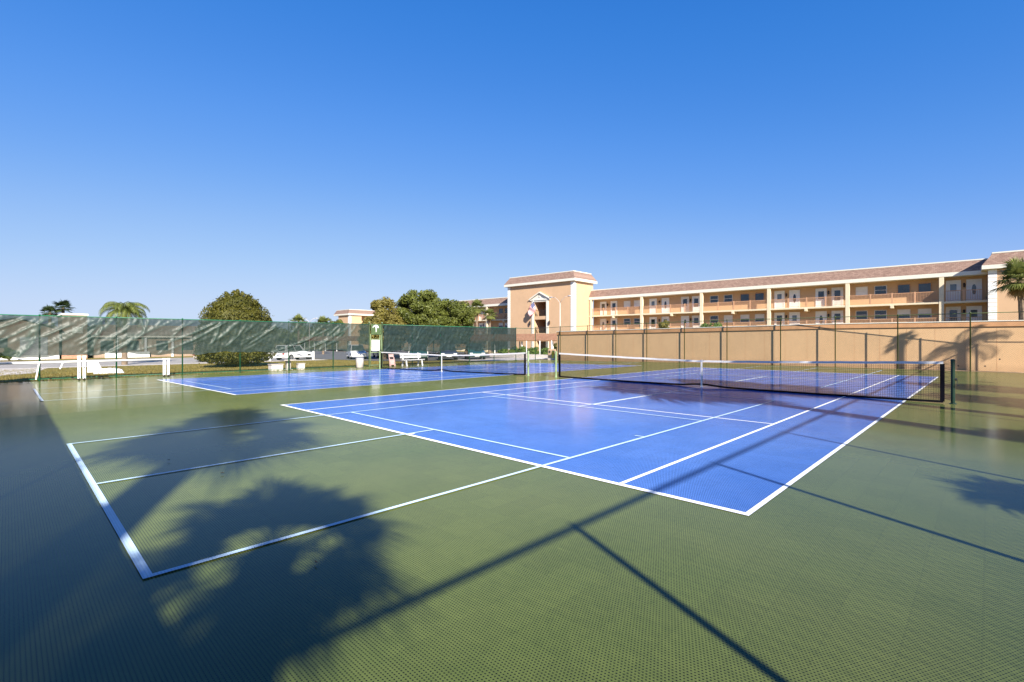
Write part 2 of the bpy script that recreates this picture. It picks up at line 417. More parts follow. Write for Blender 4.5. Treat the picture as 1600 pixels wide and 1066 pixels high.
# ------------------------------------------------------------------ fences
def chain(a, b, z0a, z0b, h, nrm, name='chain_link_mesh', parent=None, pitch=.07):
    """real diamond wire mesh between two ground points"""
    a = Vector(a); b = Vector(b); L = (b-a).length; d = (b-a)/L; nr = Vector(nrm)
    m = MB(); st = pitch*1.4142
    k0 = int(-h/st)-1; k1 = int(L/st)+1
    for k in range(k0, k1+1):
        for sg in (1, -1):
            x0 = k*st; x1 = x0+h
            lo, hi = 0., h
            s0, s1 = x0, x1
            if s0 < 0: lo = -s0; s0 = 0.
            if s1 > L: hi = h-(s1-L); s1 = L
            if hi-lo < .02: continue
            if sg == -1: lo, hi = h-lo, h-hi
            za = z0a+(z0b-z0a)*s0/L; zb = z0a+(z0b-z0a)*s1/L
            p = a+d*s0+nr*(.003*sg); q = a+d*s1+nr*(.003*sg)
            m.bar((p.x,p.y,za+lo),(q.x,q.y,zb+hi),.002,.002,up=tuple(nr))
    return m.build(name, M['wire'], parent)
def post_(parent, x, y, z0, z1, m, r=.032, name='post'):
    p = MB(); p.lathe(x, y, [(r,z0-.05),(r,z1),(r*1.25,z1+.002),(r*1.1,z1+.03),(r*.4,z1+.05)], 10); return p.build(name, m, parent, True)
def rail_(parent, a, b, r, m, name='top_rail'):
    p = MB(); p.tube([a, b], r, 8); return p.build(name, m, parent, True)

# left fence (runs along Y at x = -18.2)
FX = -18.2; FZ = zc(FX); FT = FZ+2.98
lf = thing('chain_link_fence', 'long green chain link fence hung with sagging privacy screen along the lawn side', 'fence', (0,0,0))
gy0, gy1 = 12.77, 13.77
posts_y = [-6.3,-3.67,-.95,1.8,4.6,7.32,10.16]+[16.3,18.9,21.9,24.7,27.44,30.1]
for y in posts_y: post_(lf, FX, y, FZ, FT, M['fence'])
for y in (gy0, gy1): post_(lf, FX, y, FZ, FT+.1, M['fence_pale'], .055, 'gate_post')
rail_(lf, (FX,-6.3,FT-.02), (FX,12.7,FT-.02), .021, M['fence']); rail_(lf, (FX,13.83,FT-.02), (FX,30.1,FT-.02), .021, M['fence'])
rail_(lf, (FX,-6.3,FZ+.09), (FX,12.7,FZ+.09), .014, M['fence'], 'bottom_rail')
chain((FX-.03,-6.3,0),(FX-.03,gy0,0),FZ+.04,FZ+.04,2.9,(1,0,0),parent=lf); chain((FX-.03,gy1,0),(FX-.03,30.1,0),FZ+.04,FZ+.04,2.9,(1,0,0),parent=lf)
gate = MB()
for z in (FZ+.12, FZ+1.0, FZ+1.92, FZ+2.25): gate.tube([(FX+.02,gy0+.05,z),(FX+.02,gy1-.05,z)], .02, 8)
for y in (gy0+.09, gy1-.2, gy1-.09): gate.tube([(FX+.02,y,FZ+.1),(FX+.02,y,FZ+2.25)], .022, 8)
gt = gate.build('gate', M['fence_pale'], lf, True)
lt = MB(); lt.box(FX+.03,FX+.09,gy1-.24,gy1-.12,FZ+1.0,FZ+1.2); lt.build('latch', M['black'], gt)

def windscreen(parent, fixed, y0, y1, zt, zb, m, folds, seed, amp=.085, axis='x', step=.055):
    """hanging mesh cloth: grid with wandering folds; vertex attribute 'fold' where gathered"""
    rg = np.random.RandomState(seed)
    ny = int((y1-y0)/step)+1; nz = int((zt-zb)/step)+1
    Y, T = np.meshgrid(np.linspace(0, y1-y0, ny), np.linspace(0, 1, nz), indexing='ij')
    sag = .05*np.sin(Y*1.15+seed)+.035*np.sin(Y*2.9+1)+.02*np.sin(Y*7.3)
    Z = zt-(zt-zb+sag)*T - .015*np.abs(np.sin(Y*np.pi/.6))*(1-T)
    H = zt-Z
    dep = .02*np.sin(Y*1.9+T*2)+.015*np.sin(Y*4.3-T*5+seed); fold = np.zeros_like(Y)
    for (yt, slope, wid, t0, t1, s, curve) in folds:
        path = yt+slope*H+curve*H*H+.06*np.sin(H*3.5+yt)+.012*np.sin(H*13+yt*3)
        dd = (Y-path)/wid
        w = np.exp(-dd**2)*np.clip((T-t0)/.08,0,1)*np.clip((t1-T)/.12,0,1)
        dep += amp*s*w; fold = np.maximum(fold, s*w*np.exp(-np.clip(dd,0,None)**2*1.2))
    for q in range(26):      # small crumples in every direction
        a = rg.rand()*3.1416; kk = 6.28/(.13+.45*rg.rand()); dep += .0045*np.sin((Y*np.cos(a)+H*np.sin(a))*kk+rg.rand()*6.28+.8*np.sin(Y*rg.rand()*3))*(.5+.5*np.sin(Y*(.5+rg.rand())+q))
    rip = rg.rand(ny, nz)-.5; dep += rip*.004
    X = fixed+.03+dep
    co = np.stack([X, Y+y0, Z] if axis == 'x' else [Y+y0, X, Z], -1).reshape(-1,3)
    idx = np.arange(ny*nz).reshape(ny, nz)
    f = np.stack([idx[:-1,:-1],idx[1:,:-1],idx[1:,1:],idx[:-1,1:]],-1).reshape(-1,4)
    me = bpy.data.meshes.new('privacy_screen'); me.from_pydata(co.tolist(), [], f.tolist()); me.materials.append(m)
    at = me.attributes.new('fold', 'FLOAT', 'POINT'); at.data.foreach_set('value', np.clip(fold,0,1).reshape(-1).astype(np.float32))
    me.polygons.foreach_set('use_smooth', [True]*len(f)); me.update()
    o = bpy.data.objects.new('privacy_screen', me); C.objects.link(o); o.parent = parent; return o
# folds: (start along fence, lean per metre of drop, width, from, to, strength, curvature)
def rand_folds(seed, L, n, lean, wid=(.035,.12)):
    r = random.Random(seed); out = []
    for i in range(n):
        t0 = r.choice([0,0,0,.15,.4]); t1 = min(1.1, t0+r.uniform(.35,1.1))
        out.append((r.uniform(0,L), -r.uniform(*lean), r.uniform(*wid), t0, t1, r.uniform(.25,.95), -r.uniform(0,.25)))
    return out
F1 = rand_folds(3, 19.2, 70, (.1,1.9)) + [(3.2,-1.5,.07,0,.75,1,-.1),(9.9,-1.4,.09,0,1,1,-.55),(13.0,-.9,.06,.0,.8,.9,-.2),(4.9,-.3,.05,0,.9,.8,0),(6.3,.12,.05,0,.8,.7,0),(1.6,-1.3,.08,0,.55,1,-.3),(1.0,-1.0,.07,.1,.7,1,-.2),(16.5,-1.2,.06,.45,1,.9,-.5),(18.2,-1.3,.05,.5,1,.8,-.5)]
windscreen(lf, FX+.03, -6.3, 12.7, FT-.03, .90, M['screen'], F1, 5)
F2 = rand_folds(11, 13.5, 26, (.3,1.3), (.02,.045)) + [(3.2,-1.0,.03,0,.8,.8,-.1),(3.9,-1.05,.035,0,1,.9,-.1),(4.3,-1.0,.03,0,.9,.8,-.05)]
windscreen(lf, FX+.03, 13.83, 27.4, FT-.03, .78, M['screen_d'], F2, 9, .035)

# fence along the stucco wall
wf = thing('chain_link_fence', 'tall green chain link fence standing just in front of the peach court wall', 'fence', (0,0,0))
WY = 30.1
wx = [-15.2,-12.2,-9.4,-6.6,-3.55,-.48,2.9,5.9,8.88,11.85,14.63]
for x in wx: post_(wf, x, WY, zc(x), max(zc(x)+3.02, 2.84 if x < -10 else 2.95), M['olive'], .030)
pts = [(x, WY, max(zc(x)+3.02, 2.84 if x < -10 else 2.95)-.02) for x in [-18.2]+wx]; pts[0] = (-18.2, WY, FT-.02)
t_ = MB(); t_.tube(pts, .021, 8); t_.build('top_rail', M['olive'], wf, True)
for xa, xb in ((-18.2,-2.),(-2.,14.63)): chain((xa,WY+.035,0),(xb,WY+.035,0),zc(xa)+.04,zc(xb)+.04,2.9,(0,1,0),parent=wf)
# continuation past the corner, parallel to the wall
wf2 = thing('chain_link_fence', 'short green fence run beyond the right corner of the court', 'fence', (0,0,0))
for x in (17.6, 20.6): post_(wf2, x, 30.25+(x-14.63)*.097, 0, 3.02, M['fence'], .034)
rail_(wf2, (14.7,30.26,3.0), (20.6,30.83,3.0), .021, M['fence'])
# right fence (behind the camera's right shoulder)
rf = thing('chain_link_fence', 'green chain link fence down the right side of the court, casting the rail shadow', 'fence', (0,0,0))
RX = 14.63
for k in range(12): 
    y = -3.47+3.0*k
    if y < 29.5: post_(rf, RX, y+.0, 0, 3.02, M['fence'], .034)
for y in (-6.25,): post_(rf, RX, y, 0, 3.02, M['fence'], .04)
rail_(rf, (RX,-6.25,3.02), (RX,30.1,3.0), .03, M['fence'])
chain((RX+.035,-6.25,0),(RX+.035,30.1,0),.04,.04,2.9,(1,0,0),parent=rf, pitch=.075)
# back fence with screen: throws the straight shade along the left of the court
bf = thing('chain_link_fence', 'green fence with full privacy screen behind the near baseline', 'fence', (0,0,0))
BY = -6.25
for k in range(11):
    x = 11.6-3.0*k
    if x > -18: post_(bf, x, BY, zc(x), zc(x)+3.02, M['fence'], .034)
t_ = MB(); t_.tube([(-18.2,BY,FT),(-2,BY,3.02),(RX,BY,3.02)], .021, 8); t_.build('top_rail', M['fence'], bf, True)
windscreen(bf, BY, -18.1, -2.0, 2.93, zc(-10)+.05, M['screen_b'], rand_folds(21, 16, 14, (.0,.6)), 21, .03, 'y', .11)
windscreen(bf, BY, -2.0, 14.5, 3.0, .05, M['screen_b'], rand_folds(22, 16, 14, (.0,.6)), 22, .03, 'y', .11)

# ------------------------------------------------------------------ court wall
cw = thing('court_wall', 'long peach stucco wall with a coping board behind the court fence', 'wall', (0,0,0))
WP = [(-15.7,30.25,2.42),(2.5,30.37,2.60),(5.5,30.66,2.64),(24.,32.47,2.64)]
body = MB(); cop = MB(); cap = MB(); joint = MB()
def wall_run(mb, zl, zh, off, th):
    for (xa,ya,ta),(xb,yb,tb) in zip(WP, WP[1:]):
        n = len(mb.v)
        for x, y, t in ((xa,ya,ta),(xb,yb,tb)):
            for yy in (y-off, y+th):
                for zz in ((zl(x,t)), (zh(x,t))): mb.v.append((x,yy,zz))
        for f in ((0,4,5,1),(6,2,3,7),(1,5,7,3),(4,0,2,6)): mb.f.append(tuple(n+i for i in f)); mb.mi.append(0)
        if xa == WP[0][0]: mb.f.append((n,n+1,n+3,n+2)); mb.mi.append(0)
        if xb == WP[-1][0]: mb.f.append((n+4,n+6,n+7,n+5)); mb.mi.append(0)
wall_run(body, lambda x,t: zc(x)-.1, lambda x,t: t-.02, 0, .22)
wall_run(cop, lambda x,t: t-.31, lambda x,t: t-.045, .07, .29)
wall_run(cap, lambda x,t: t-.044, lambda x,t: t, .10, .32)
body.build('wall_body', M['court_wall'], cw); cop.build('coping_board', M['coping'], cw); cap.build('cap_flashing', M['trim'], cw)
jx = -14.
while jx < 23:
    if abs(jx-2.5) > .2 and abs(jx-5.5) > .2:
        for (xa,ya,_),(xb,yb,_) in zip(WP, WP[1:]):
            if xa <= jx < xb:
                yy = ya+(yb-ya)*(jx-xa)/(xb-xa); joint.box(jx-.006, jx+.006, yy-.004, yy+.02, zc(jx)-.02, 2.1 if jx < -8 else 2.27)
    jx += 1.22
joint.build('panel_joint', M['coping'], cw)
dr = MB()
for x, z in ((11.35,.22),(12.4,.24),(12.95,.62)):
    yy = 30.66+(x-5.5)*.0978; dr.disc((x,yy-.002,z),(0,1,0),.035,.012,10)
dr.build('weep_hole', M['black'], cw)

# ------------------------------------------------------------------ apartment buildings
BA = (-35.2, 62.8); BR = math.atan2(.0398, .9992)
FL = (.08, 2.90, 5.72)
def mansard(mb_f, mb_s, mb_t, x0, x1, y0, y1, z0, z1, zt, ins, faces='FLR'):
    """fascia box ring, sloped shingle, top drip edge"""
    mb_f.box(x0, x1, y0, y1, z0, z1)
    a = [(x0,y0),(x1,y0),(x1,y1),(x0,y1)]
    il = ins if 'L' in faces else 0; ir = ins if 'R' in faces else 0
    b = [(x0+il,y0+ins),(x1-ir,y0+ins),(x1-ir,y1-ins),(x0+il,y1-ins)]
    for i in range(4):
        j = (i+1) % 4
        mb_s.face([(a[i][0],a[i][1],z1+.003),(a[j][0],a[j][1],z1+.003),(b[j][0],b[j][1],zt),(b[i][0],b[i][1],zt)])
    mb_t.box(b[0][0]-.05, b[1][0]+.05, b[0][1]-.05, b[2][1]+.05, zt-.02, zt+.11)

def wing(name, label, s0, s1, cols, doors, wins, dark, lants, beams, depth=9., rails=True):
    t = thing(name, label, 'apartment building', (BA[0], BA[1], 0), BR)
    G = 1.42
    w = MB(); w.box(s0, s1, G, depth, -1., 8.35); wall = w.build('wall', M['peach'], t)
    sl = MB()
    for z in FL[1:]: sl.box(s0, s1, .0, G-.003, z-.20, z)
    sl.box(s0, s1, 0., G-.003, -1, FL[0]); sl.build('gallery_slab', M['column'], t)
    f, s_, tt = MB(), MB(), MB(); mansard(f, s_, tt, s0, s1, -.06, depth+.4, 8.35, 8.76, 9.93, .75, '')
    fo = f.build('fascia', M['trim'], t); s_.build('roof', M['shingle'], t); tt.build('roof_edge', M['trim'], t)
    for c in cols:
        m = MB(); m.box(c-.2, c+.2, -.03, .37, -1, 8.347)
        m.build('column', M['column'], t, bevel=.02)
    for b in beams:
        for z in FL[1:]:
            m = MB(); m.box(b-.17, b+.17, -.10, G-.01, z-.62+.1, z-.203); m.box(b-.12, b+.12, -.13, -.101, z-.50, z-.24); m.build('beam_end', M['column'], t)
    segs = sorted([s0]+list(cols)+[s1])
    if rails:
        for z in FL[1:]:
            for a, b in zip(segs, segs[1:]):
                a += .21; b -= .21
                if b-a < .5: continue
                r = MB(); r.box(a, b, .08, .14, z+1.08, z+1.14); r.box(a, b, .09, .13, z+.09, z+.13)
                k = int((b-a)/.125)
                for i in range(1, k): x = a+(b-a)*i/k; r.box(x-.014, x+.014, .095, .125, z+.131, z+1.079)
                k = max(2, round((b-a)/2.2))
                for i in range(1, k): x = a+(b-a)*i/k; r.box(x-.07, x+.07, .06, .16, z+.002, z+1.2)
                r.build('railing', M['rail'], t)
    for zi, z in enumerate(FL[1:]):
        for di, d in enumerate(doors):
            fr = MB(); fr.box(d-.60, d-.46, G-.07, G-.002, z, z+2.32); fr.box(d+.46, d+.60, G-.07, G-.002, z, z+2.32); fr.box(d-.46, d+.46, G-.07, G-.002, z+2.12, z+2.32)
            fr.box(d-.46, d+.46, G-.045, G-.002, z+.01, z+2.12)
            dd = fr.build('door', M['door'] if (di+zi) % 5 else M['frame'], t)
            kind = (di*7+zi*3) % 4
            gl = MB()
            if kind == 0:      # oval light
                pts = [(d+.17*math.cos(a), G-.06, z+1.25+.55*math.sin(a)) for a in [2*math.pi*i/18 for i in range(18)]]
                gl.face(pts); gl.face([(p[0],G-.052,p[2]) for p in reversed(pts)])
            elif kind == 1: gl.box(d-.25, d+.25, G-.06, G-.046, z+1.15, z+1.9)
            elif kind == 2: gl.box(d-.3, d+.3, G-.06, G-.046, z+.75, z+1.95)
            else: gl.box(d-.3, d+.3, G-.06, G-.046, z+1.0, z+1.95)
            gl.build('door_glass', M['glass'] if kind != 1 else M['glass_l'], dd)
            kn = MB(); kn.disc((d+.38,G-.08,z+1.0),(0,1,0),.03,.06,8); kn.build('door_knob', M['steel'], dd)
        for wi, d in enumerate(list(wins)+list(dark)):
            isd = d in dark
            hw = .52
            fr = MB(); zl, zh = z+1.22, z+2.16
            fr.box(d-hw-.06, d+hw+.06, G-.05, G-.002, zh, zh+.06); fr.box(d-hw-.06, d+hw+.06, G-.07, G-.002, zl-.07, zl)
            fr.box(d-hw-.06, d-hw, G-.05, G-.002, zl, zh); fr.box(d+hw, d+hw+.06, G-.05, G-.002, zl, zh)
            if not (isd and zi == 1): fr.box(d-hw, d+hw, G-.04, G-.03, (zl+zh)/2-.025, (zl+zh)/2+.025)
            win = fr.build('window', M['frame'] if not (isd and zi == 1) else M['coping'], t)
            p = MB(); p.box(d-hw, d+hw, G-.025, G-.004, zl, zh); p.build('pane', M['glass'], win)
            if (isd and zi == 0) or (wi in (0,1,4) and zi == 1 and not isd) or (wi == 3 and zi == 0):
                bl = MB(); bl.box(d-hw, d+hw, G-.029, G-.0255, (zl+zh)/2-(.05 if isd else .45), zh); bl.build('blind', M['blind'], win)
        for d in lants:
            l = MB(); l.box(d-.06, d+.06, G-.06, G-.002, z+1.75, z+1.9); l.lathe(d, G-.17, [(.03,z+1.5),(.09,z+1.58),(.11,z+1.85),(.05,z+1.98)], 8); l.bar((d,G-.06,z+1.87),(d,G-.15,z+1.93),.03)
            l.build('wall_lantern', M['iron'], t)
    return t
wing('apartment_building', 'long three-storey peach apartment wing with open galleries above the court wall', 0.02, 47.68,
     [.35,9.48,18.66,27.37,35.84,44.17],
     [1.91,3.92,10.75,12.75,15.78,17.42,28.3,30.04,32.95,34.65,45.11,46.73],
     [6.3,8.09,19.97,21.89,37.06,38.86], [24.06,25.91,40.96,42.76],
     [2.79,11.8,16.62,29.12,33.76,45.97], [4.57,14.29,22.93,31.56,39.99])
wing('apartment_building', 'distant peach gallery wing behind the palms, left of the entrance tower', -52., -14.4,
     [-52+.3,-43.,-33.5,-24.,-14.8], [-47.,-45.,-38.,-27.,-25.6,-17.8],[-40.,-36.,-31.,-29.6], [-21.4,-19.8], [-46.,-26.3], [-38.,-28.7,-19.4])

def quoins(t, x, y, z0, z1, dx, dy):
    q = MB(); z = z0; k = 0
    while z < z1-.05:
        zz = min(z+.40, z1); lw = .62
        q.box(min(x, x+dx*lw), max(x, x+dx*lw), min(y, y+dy*lw), max(y, y+dy*lw), z+.012, zz-.012); z += .41; k += 1
    return q.build('quoin', M['white'], t)

# right stair tower
rt = thing('stair_tower', 'peach corner block with white quoins at the right end of the apartments', 'apartment building', (BA[0], BA[1], 0), BR)
b_ = MB(); b_.box(47.7, 62, -1.83, 9.5, -1, 8.66); b_.build('wall', M['tower'], rt)
f, s_, tt = MB(), MB(), MB(); mansard(f, s_, tt, 47.2, 62.5, -2.3, 10, 8.62, 9.0, 10.2, .8); f.build('fascia', M['trim'], rt); s_.build('roof', M['shingle'], rt); tt.build('roof_edge', M['trim'], rt)
quoins(rt, 47.67, -1.86, 0, 8.6, 1, 1)

# entrance tower with pediment and recessed landings
et = thing('entrance_tower', 'tall peach entrance tower with gabled doorway frame and American flag', 'building', (BA[0], BA[1], 0), BR)
tx0, tx1, ty0, ty1 = -14.3, -.02, -4.35, 1.3
ox0, ox1 = -8.15, -5.65          # opening
b_ = MB()
b_.box(tx0, ox0, ty0, ty1, -1, 11.2); b_.box(ox1, tx1, ty0, ty1, -1, 11.2)
b_.box(ox0, ox1, ty0, ty1, 8.15, 11.2); b_.box(ox0, ox1, ty0+4.6, ty1, -1, 8.15)
b_.box(ox0, ox1, ty0, ty0+4.6, 5.15, 5.72); b_.box(ox0, ox1, ty0, ty0+4.6, 2.3, 2.85)
b_.build('wall', M['tower'], et)
f, s_, tt = MB(), MB(), MB(); mansard(f, s_, tt, tx0-.5, tx1+.5, ty0-.5, ty1+.5, 11.15, 11.55, 12.75, .75); f.build('fascia', M['trim'], et); s_.build('roof', M['shingle'], et); tt.build('roof_edge', M['trim'], et)
quoins(et, tx0-.03, ty0-.03, 0, 11.1, 1, 1); quoins(et, tx1+.03, ty0-.03, 0, 11.1, -1, 1); 
ped = MB(); cxp = (ox0+ox1)/2
for x in (ox0-.55, ox1+.1): ped.box(x, x+.45, ty0-.10, ty0-.002, -.5, 8.35)
ped.box(ox0-.10, ox1+.10, ty0-.06, ty0-.002, 8.15, 8.38)
ped.build('door_surround', M['trim'], et)
pd = MB(); h0, h1, hw = 8.62, 9.75, 2.15
pd.face([(cxp-hw+.25,ty0-.06,h0),(cxp+hw-.25,ty0-.06,h0),(cxp,ty0-.06,h1-.15)])
pd.box(cxp-hw, cxp+hw, ty0-.16, ty0-.003, h0-.22, h0)
for sg in (-1, 1): pd.bar((cxp+sg*(hw+.1),ty0-.17,h0-.02),(cxp-sg*.02,ty0-.17,h1),.3,.16,up=(0,0,1))
pd.disc((cxp,ty0-.09,9.05),(0,1,0),.2,.08,14); pd.build('pediment', M['trim'], et)
for zf_ in (5.72, 2.85):
    r = MB(); r.box(ox0+.01, ox1-.01, ty0+.12, ty0+.17, zf_+1.0, zf_+1.06)
    for i in range(1, 20): x = ox0+(ox1-ox0)*i/20; r.box(x-.015, x+.015, ty0+.13, ty0+.16, zf_+.05, zf_+1.0)
    r.build('landing_railing', M['iron'], et)
for x in (ox0-.85, ox1+.85):
    l = MB(); l.lathe(x, ty0-.22, [(.05,4.2),(.13,4.35),(.15,4.75),(.06,4.95)], 8); l.bar((x,ty0,4.5),(x,ty0-.2,4.75),.05); l.build('wall_lantern', M['iron'], et)

# flag on its angled pole
fl = thing('flag', 'American flag hanging from an angled wall pole on the entrance tower', 'flag', (-42.8, 58.4, 5.6))
p = MB(); p.tube([(.0,.0,.0),(.05,-.55,1.2),(.15,-1.15,2.65)], .03, 8); p.tube([(.15,-1.15,2.65),(.155,-1.17,2.72)], .05, 8); p.build('flag_pole', M['trim'], fl, True)
cl = MB(); rows, ncol = 13, 22
def fp(u, v):   # u along fly 0..1, v along hoist 0..1 (0 = top)
    h = Vector((.15,-1.15,2.62)).lerp(Vector((.05,-.55,1.22)), v)
    sw = Vector((-1.15,-.15,-1.55)).lerp(Vector((-.75,-.45,-1.25)), v)
    return h + sw*u + Vector((.55,-.25,.1))*v*(.25+.75*(1-u)) + Vector((.05,.10,0))*math.sin(u*9+v*3.5)*(.25+u)
for i in range(rows):
    for j in range(ncol):
        canton = i < 7 and j < 9
        cl.cur = 2 if canton else (0 if i % 2 == 0 else 1)
        cl.face([fp(j/ncol,i/rows), fp((j+1)/ncol,i/rows), fp((j+1)/ncol,(i+1)/rows), fp(j/ncol,(i+1)/rows)])
cl.cur = 1
for r_ in range(9):
    for c_ in range(6 if r_ % 2 == 0 else 5):
        u = (.04+c_*.066+(.033 if r_ % 2 else 0)); v = .05+r_*.054
        o = fp(u, v); du = (fp(u+.01,v)-o).normalized(); dv = (fp(u,v+.02)-o).normalized(); nn = du.cross(dv).normalized()
        for sgn in (1,-1):
            pts = []
            for k in range(10):
                a = math.pi*k/5; rr = .035 if k % 2 == 0 else .015; pts.append(o+nn*.006*sgn+du*math.cos(a)*rr+dv*math.sin(a)*rr)
            cl.face(pts if sgn > 0 else pts[::-1])
cl.build('flag_cloth', [M['red'], M['flagw'], M['navy']], fl)

# far building end
fb = thing('apartment_building', 'small distant apartment block with brown mansard roof beyond the carport', 'apartment building', (-109, 58.4, 0))
b_ = MB(); b_.box(-6,0,0,3.6,-1,8.4); b_.box(-7.5,-1.6,3.6,30,-1,8.4); b_.build('wall', M['tower'], fb)
for z in (2.9, 5.7):
    m = MB(); m.box(-1.6,-.1,3.61,30,z-.2,z); m.build('gallery_slab', M['column'], fb)
f, s_, tt = MB(), MB(), MB(); mansard(f, s_, tt, -8, .4, -.4, 30, 8.35, 8.75, 9.8, .6); f.build('fascia', M['trim'], fb); s_.build('roof', M['shingle'], fb); tt.build('roof_edge', M['trim'], fb)
quoins(fb, .03, -.03, 0, 8.3, -1, 1)
for y in (7,10,15,18,23,26):
    for z in (2.9,5.7):
        m = MB(); m.box(-1.6,-1.55,y,y+1.1,z+1.1,z+2.1); wn = m.build('window', M['glass'], fb)

# carport / covered walkway
cp = thing('carport', 'long low carport with terracotta shingled fascia in front of the entrance tower', 'carport', (0,42,0))
s_ = MB(); z0, z1 = 1.62, 2.46
def carp(xa, xb, ya, yb):
    pa = [(xa,ya),(xb,ya),(xb,yb),(xa,yb)]; i_ = .7
    pb = [(xa+i_,ya+i_),(xb-i_,ya+i_),(xb-i_,yb-i_),(xa+i_,yb-i_)]
    for i in range(4):
        j = (i+1) % 4; s_.face([(*pa[i],z0),(*pa[j],z0),(*pb[j],z1),(*pb[i],z1)])
    s_.face([(*q,z1-.02) for q in pb])
carp(-101, -24.9, 0, 6); s_.build('roof', M['awning'], cp)
m = MB(); m.box(-100.9,-25.0,.02,5.98,z0-.12,z0-.004); m.build('soffit', M['coping'], cp)
x = -99
while x < -25:
    for y in (.4, 5.5):
        m = MB(); m.box(x-.07,x+.07,y-.07,y+.07,zg(x),z0-.13); m.build('post', M['white'], cp)
    x += 5.2

# low service buildings on the far side of the lawn
ch = thing('clubhouse', 'low taupe building with mansard roof and white band seen through the screen', 'building', (-68, 2.9, -.62))
m = MB(); m.box(-9,0,0,12,0,2.6); m.build('wall', M['taupe'], ch)
m = MB(); m.box(-9.4,.35,-.3,12.3,2.62,2.86); m.build('fascia', M['trim'], ch)
f, s_, tt = MB(), MB(), MB(); mansard(f, s_, tt, -9.5, .45, -.4, 12.4, 2.861, 2.90, 4.25, .9); s_.build('roof', M['roof_taupe'], ch)
for y in (2.2,5.2,8.2,11.2):
    m = MB(); m.box(.05,.25,y-.12,y+.12,0,2.6); m.build('column', M['white'], ch)
for y in (.6,3.2,6.4,9.4):
    m = MB(); m.box(.003,.04,y,y+1.3,.9,2.2); m.build('window', M['glass'], ch)
m = MB(); m.box(.3,.5,1.0,5.6,0,.75); m.build('planter_wall', M['white'], ch)
bk = thing('utility_block', 'taller taupe block with a flat white parapet left of the feather palm', 'building', (-67.5, -.1, -.62))
m = MB(); m.box(-7,0,0,2.3,.45,5.3); m.build('wall', M['taupe'], bk); m = MB(); m.box(-7.1,.1,-.1,2.4,5.301,5.5); m.build('parapet', M['trim'], bk)
m = MB(); m.box(-7,.05,-.05,2.3,0,.44); m.build('brick_base', M['brick'], bk)
m = MB(); m.box(.003,.05,.9,1.9,3.1,3.9); m.build('wall_sign', M['trim'], bk)
gh = thing('garage', 'low gabled garage with a wide grey door at the far left', 'garage', (-67, -8.6, -.62))
m = MB(); m.box(-8,0,0,8.2,.5,3.6); m.face([(0,0,3.6),(0,8.2,3.6),(0,4.6,4.7)]); m.build('wall', M['taupe'], gh)
m = MB(); m.face([(.3,-.3,3.5),(-8,-.3,3.5),(-8,4.6,4.85),(.3,4.6,4.85)]); m.face([(.3,4.6,4.85),(-8,4.6,4.85),(-8,8.5,3.5),(.3,8.5,3.5)]); m.build('roof', M['roof_taupe'], gh)
m = MB(); m.box(.003,.06,4.9,7.2,.5,2.6); m.build('garage_door', M['grey_door'], gh)
m = MB(); m.box(-8,.04,-.02,8.22,0,.499); m.build('white_base', M['white'], gh)
for y in (.8, 2.8):
    m = MB(); m.box(.003,.05,y,y+1.1,1.4,2.5); m.build('window', M['glass'], gh)

# ------------------------------------------------------------------ plants
def np_mesh(name, co, faces, m, parent=None):
    me = bpy.data.meshes.new(name); me.from_pydata(co, [], faces); me.materials.append(m); me.update()
    o = bpy.data.objects.new(name, me); C.objects.link(o)
    if parent is not None: o.parent = parent
    return o
def leaves(blobs, n, size, seed, surf=.72, flat=.5, cut=None):
    """many small leaf faces spread through overlapping lumps"""
    rg = np.random.RandomState(seed)
    B = np.array(blobs, float); wt = (B[:,3]*B[:,4]+B[:,3]*B[:,5]+B[:,4]*B[:,5]); wt /= wt.sum()
    k = rg.choice(len(B), n, p=wt); d = rg.normal(size=(n,3)); d /= np.linalg.norm(d,axis=1)[:,None]
    r = surf+(1.04-surf)*rg.rand(n)**.55; r += .06*rg.normal(size=n)*(rg.rand(n) < .2)
    p = B[k,:3]+d*B[k,3:6]*r[:,None]
    nrm = d*.6+rg.normal(size=(n,3))*flat; nrm /= np.linalg.norm(nrm,axis=1)[:,None]
    a = np.cross(nrm, rg.normal(size=(n,3))); a /= np.linalg.norm(a,axis=1)[:,None]; b = np.cross(nrm, a)
    s = size*(.6+.8*rg.rand(n))[:,None]
    v = np.stack([p-a*s, p-b*s*.45+nrm*s*.12, p+a*s, p+b*s*.45+nrm*s*.12], 1)
    if cut is not None: keep = p[:,2] > cut; v = v[keep]
    f = np.arange(len(v)*4).reshape(-1,4)
    return v.reshape(-1,3).tolist(), f.tolist()
def core(blobs, k, seed):
    import bmesh
    bm = bmesh.new(); r = random.Random(seed)
    for b in blobs:
        res = bmesh.ops.create_icosphere(bm, subdivisions=2, radius=1)
        for v in res['verts']:
            q = 1+r.uniform(-.1,.1); v.co = Vector((b[0]+v.co.x*b[3]*k*q, b[1]+v.co.y*b[4]*k*q, b[2]+v.co.z*b[5]*k*q))
    co = [tuple(v.co) for v in bm.verts]; bm.verts.index_update(); fs = [tuple(v.index for v in f.verts) for f in bm.faces]; bm.free()
    return co, fs
def crown(parent, blobs, n, size, m, seed, ck=.72, surf=.72, cut=None, name='crown'):
    v, f = leaves(blobs, n, size, seed, surf, cut=cut)
    if ck:
        cv, cf = core(blobs, ck, seed); o = len(v); v += cv; f += [tuple(i+o for i in q) for q in cf]
    return np_mesh(name, v, f, m, parent)
def bush(name, label, cat, x, y, z, blobs, n, size, m, seed, ck=.72, cut=None, group=None):
    t = thing(name, label, cat, (x,y,z), 0, group)
    crown(t, blobs, n, size, m, seed, ck, cut=cut)
    s = MB(); s.tube([(0,0,-.05),(.03,.02,blobs[0][2])], [.07,.04], 7); s.build('stem', M['bark2'], t); return t
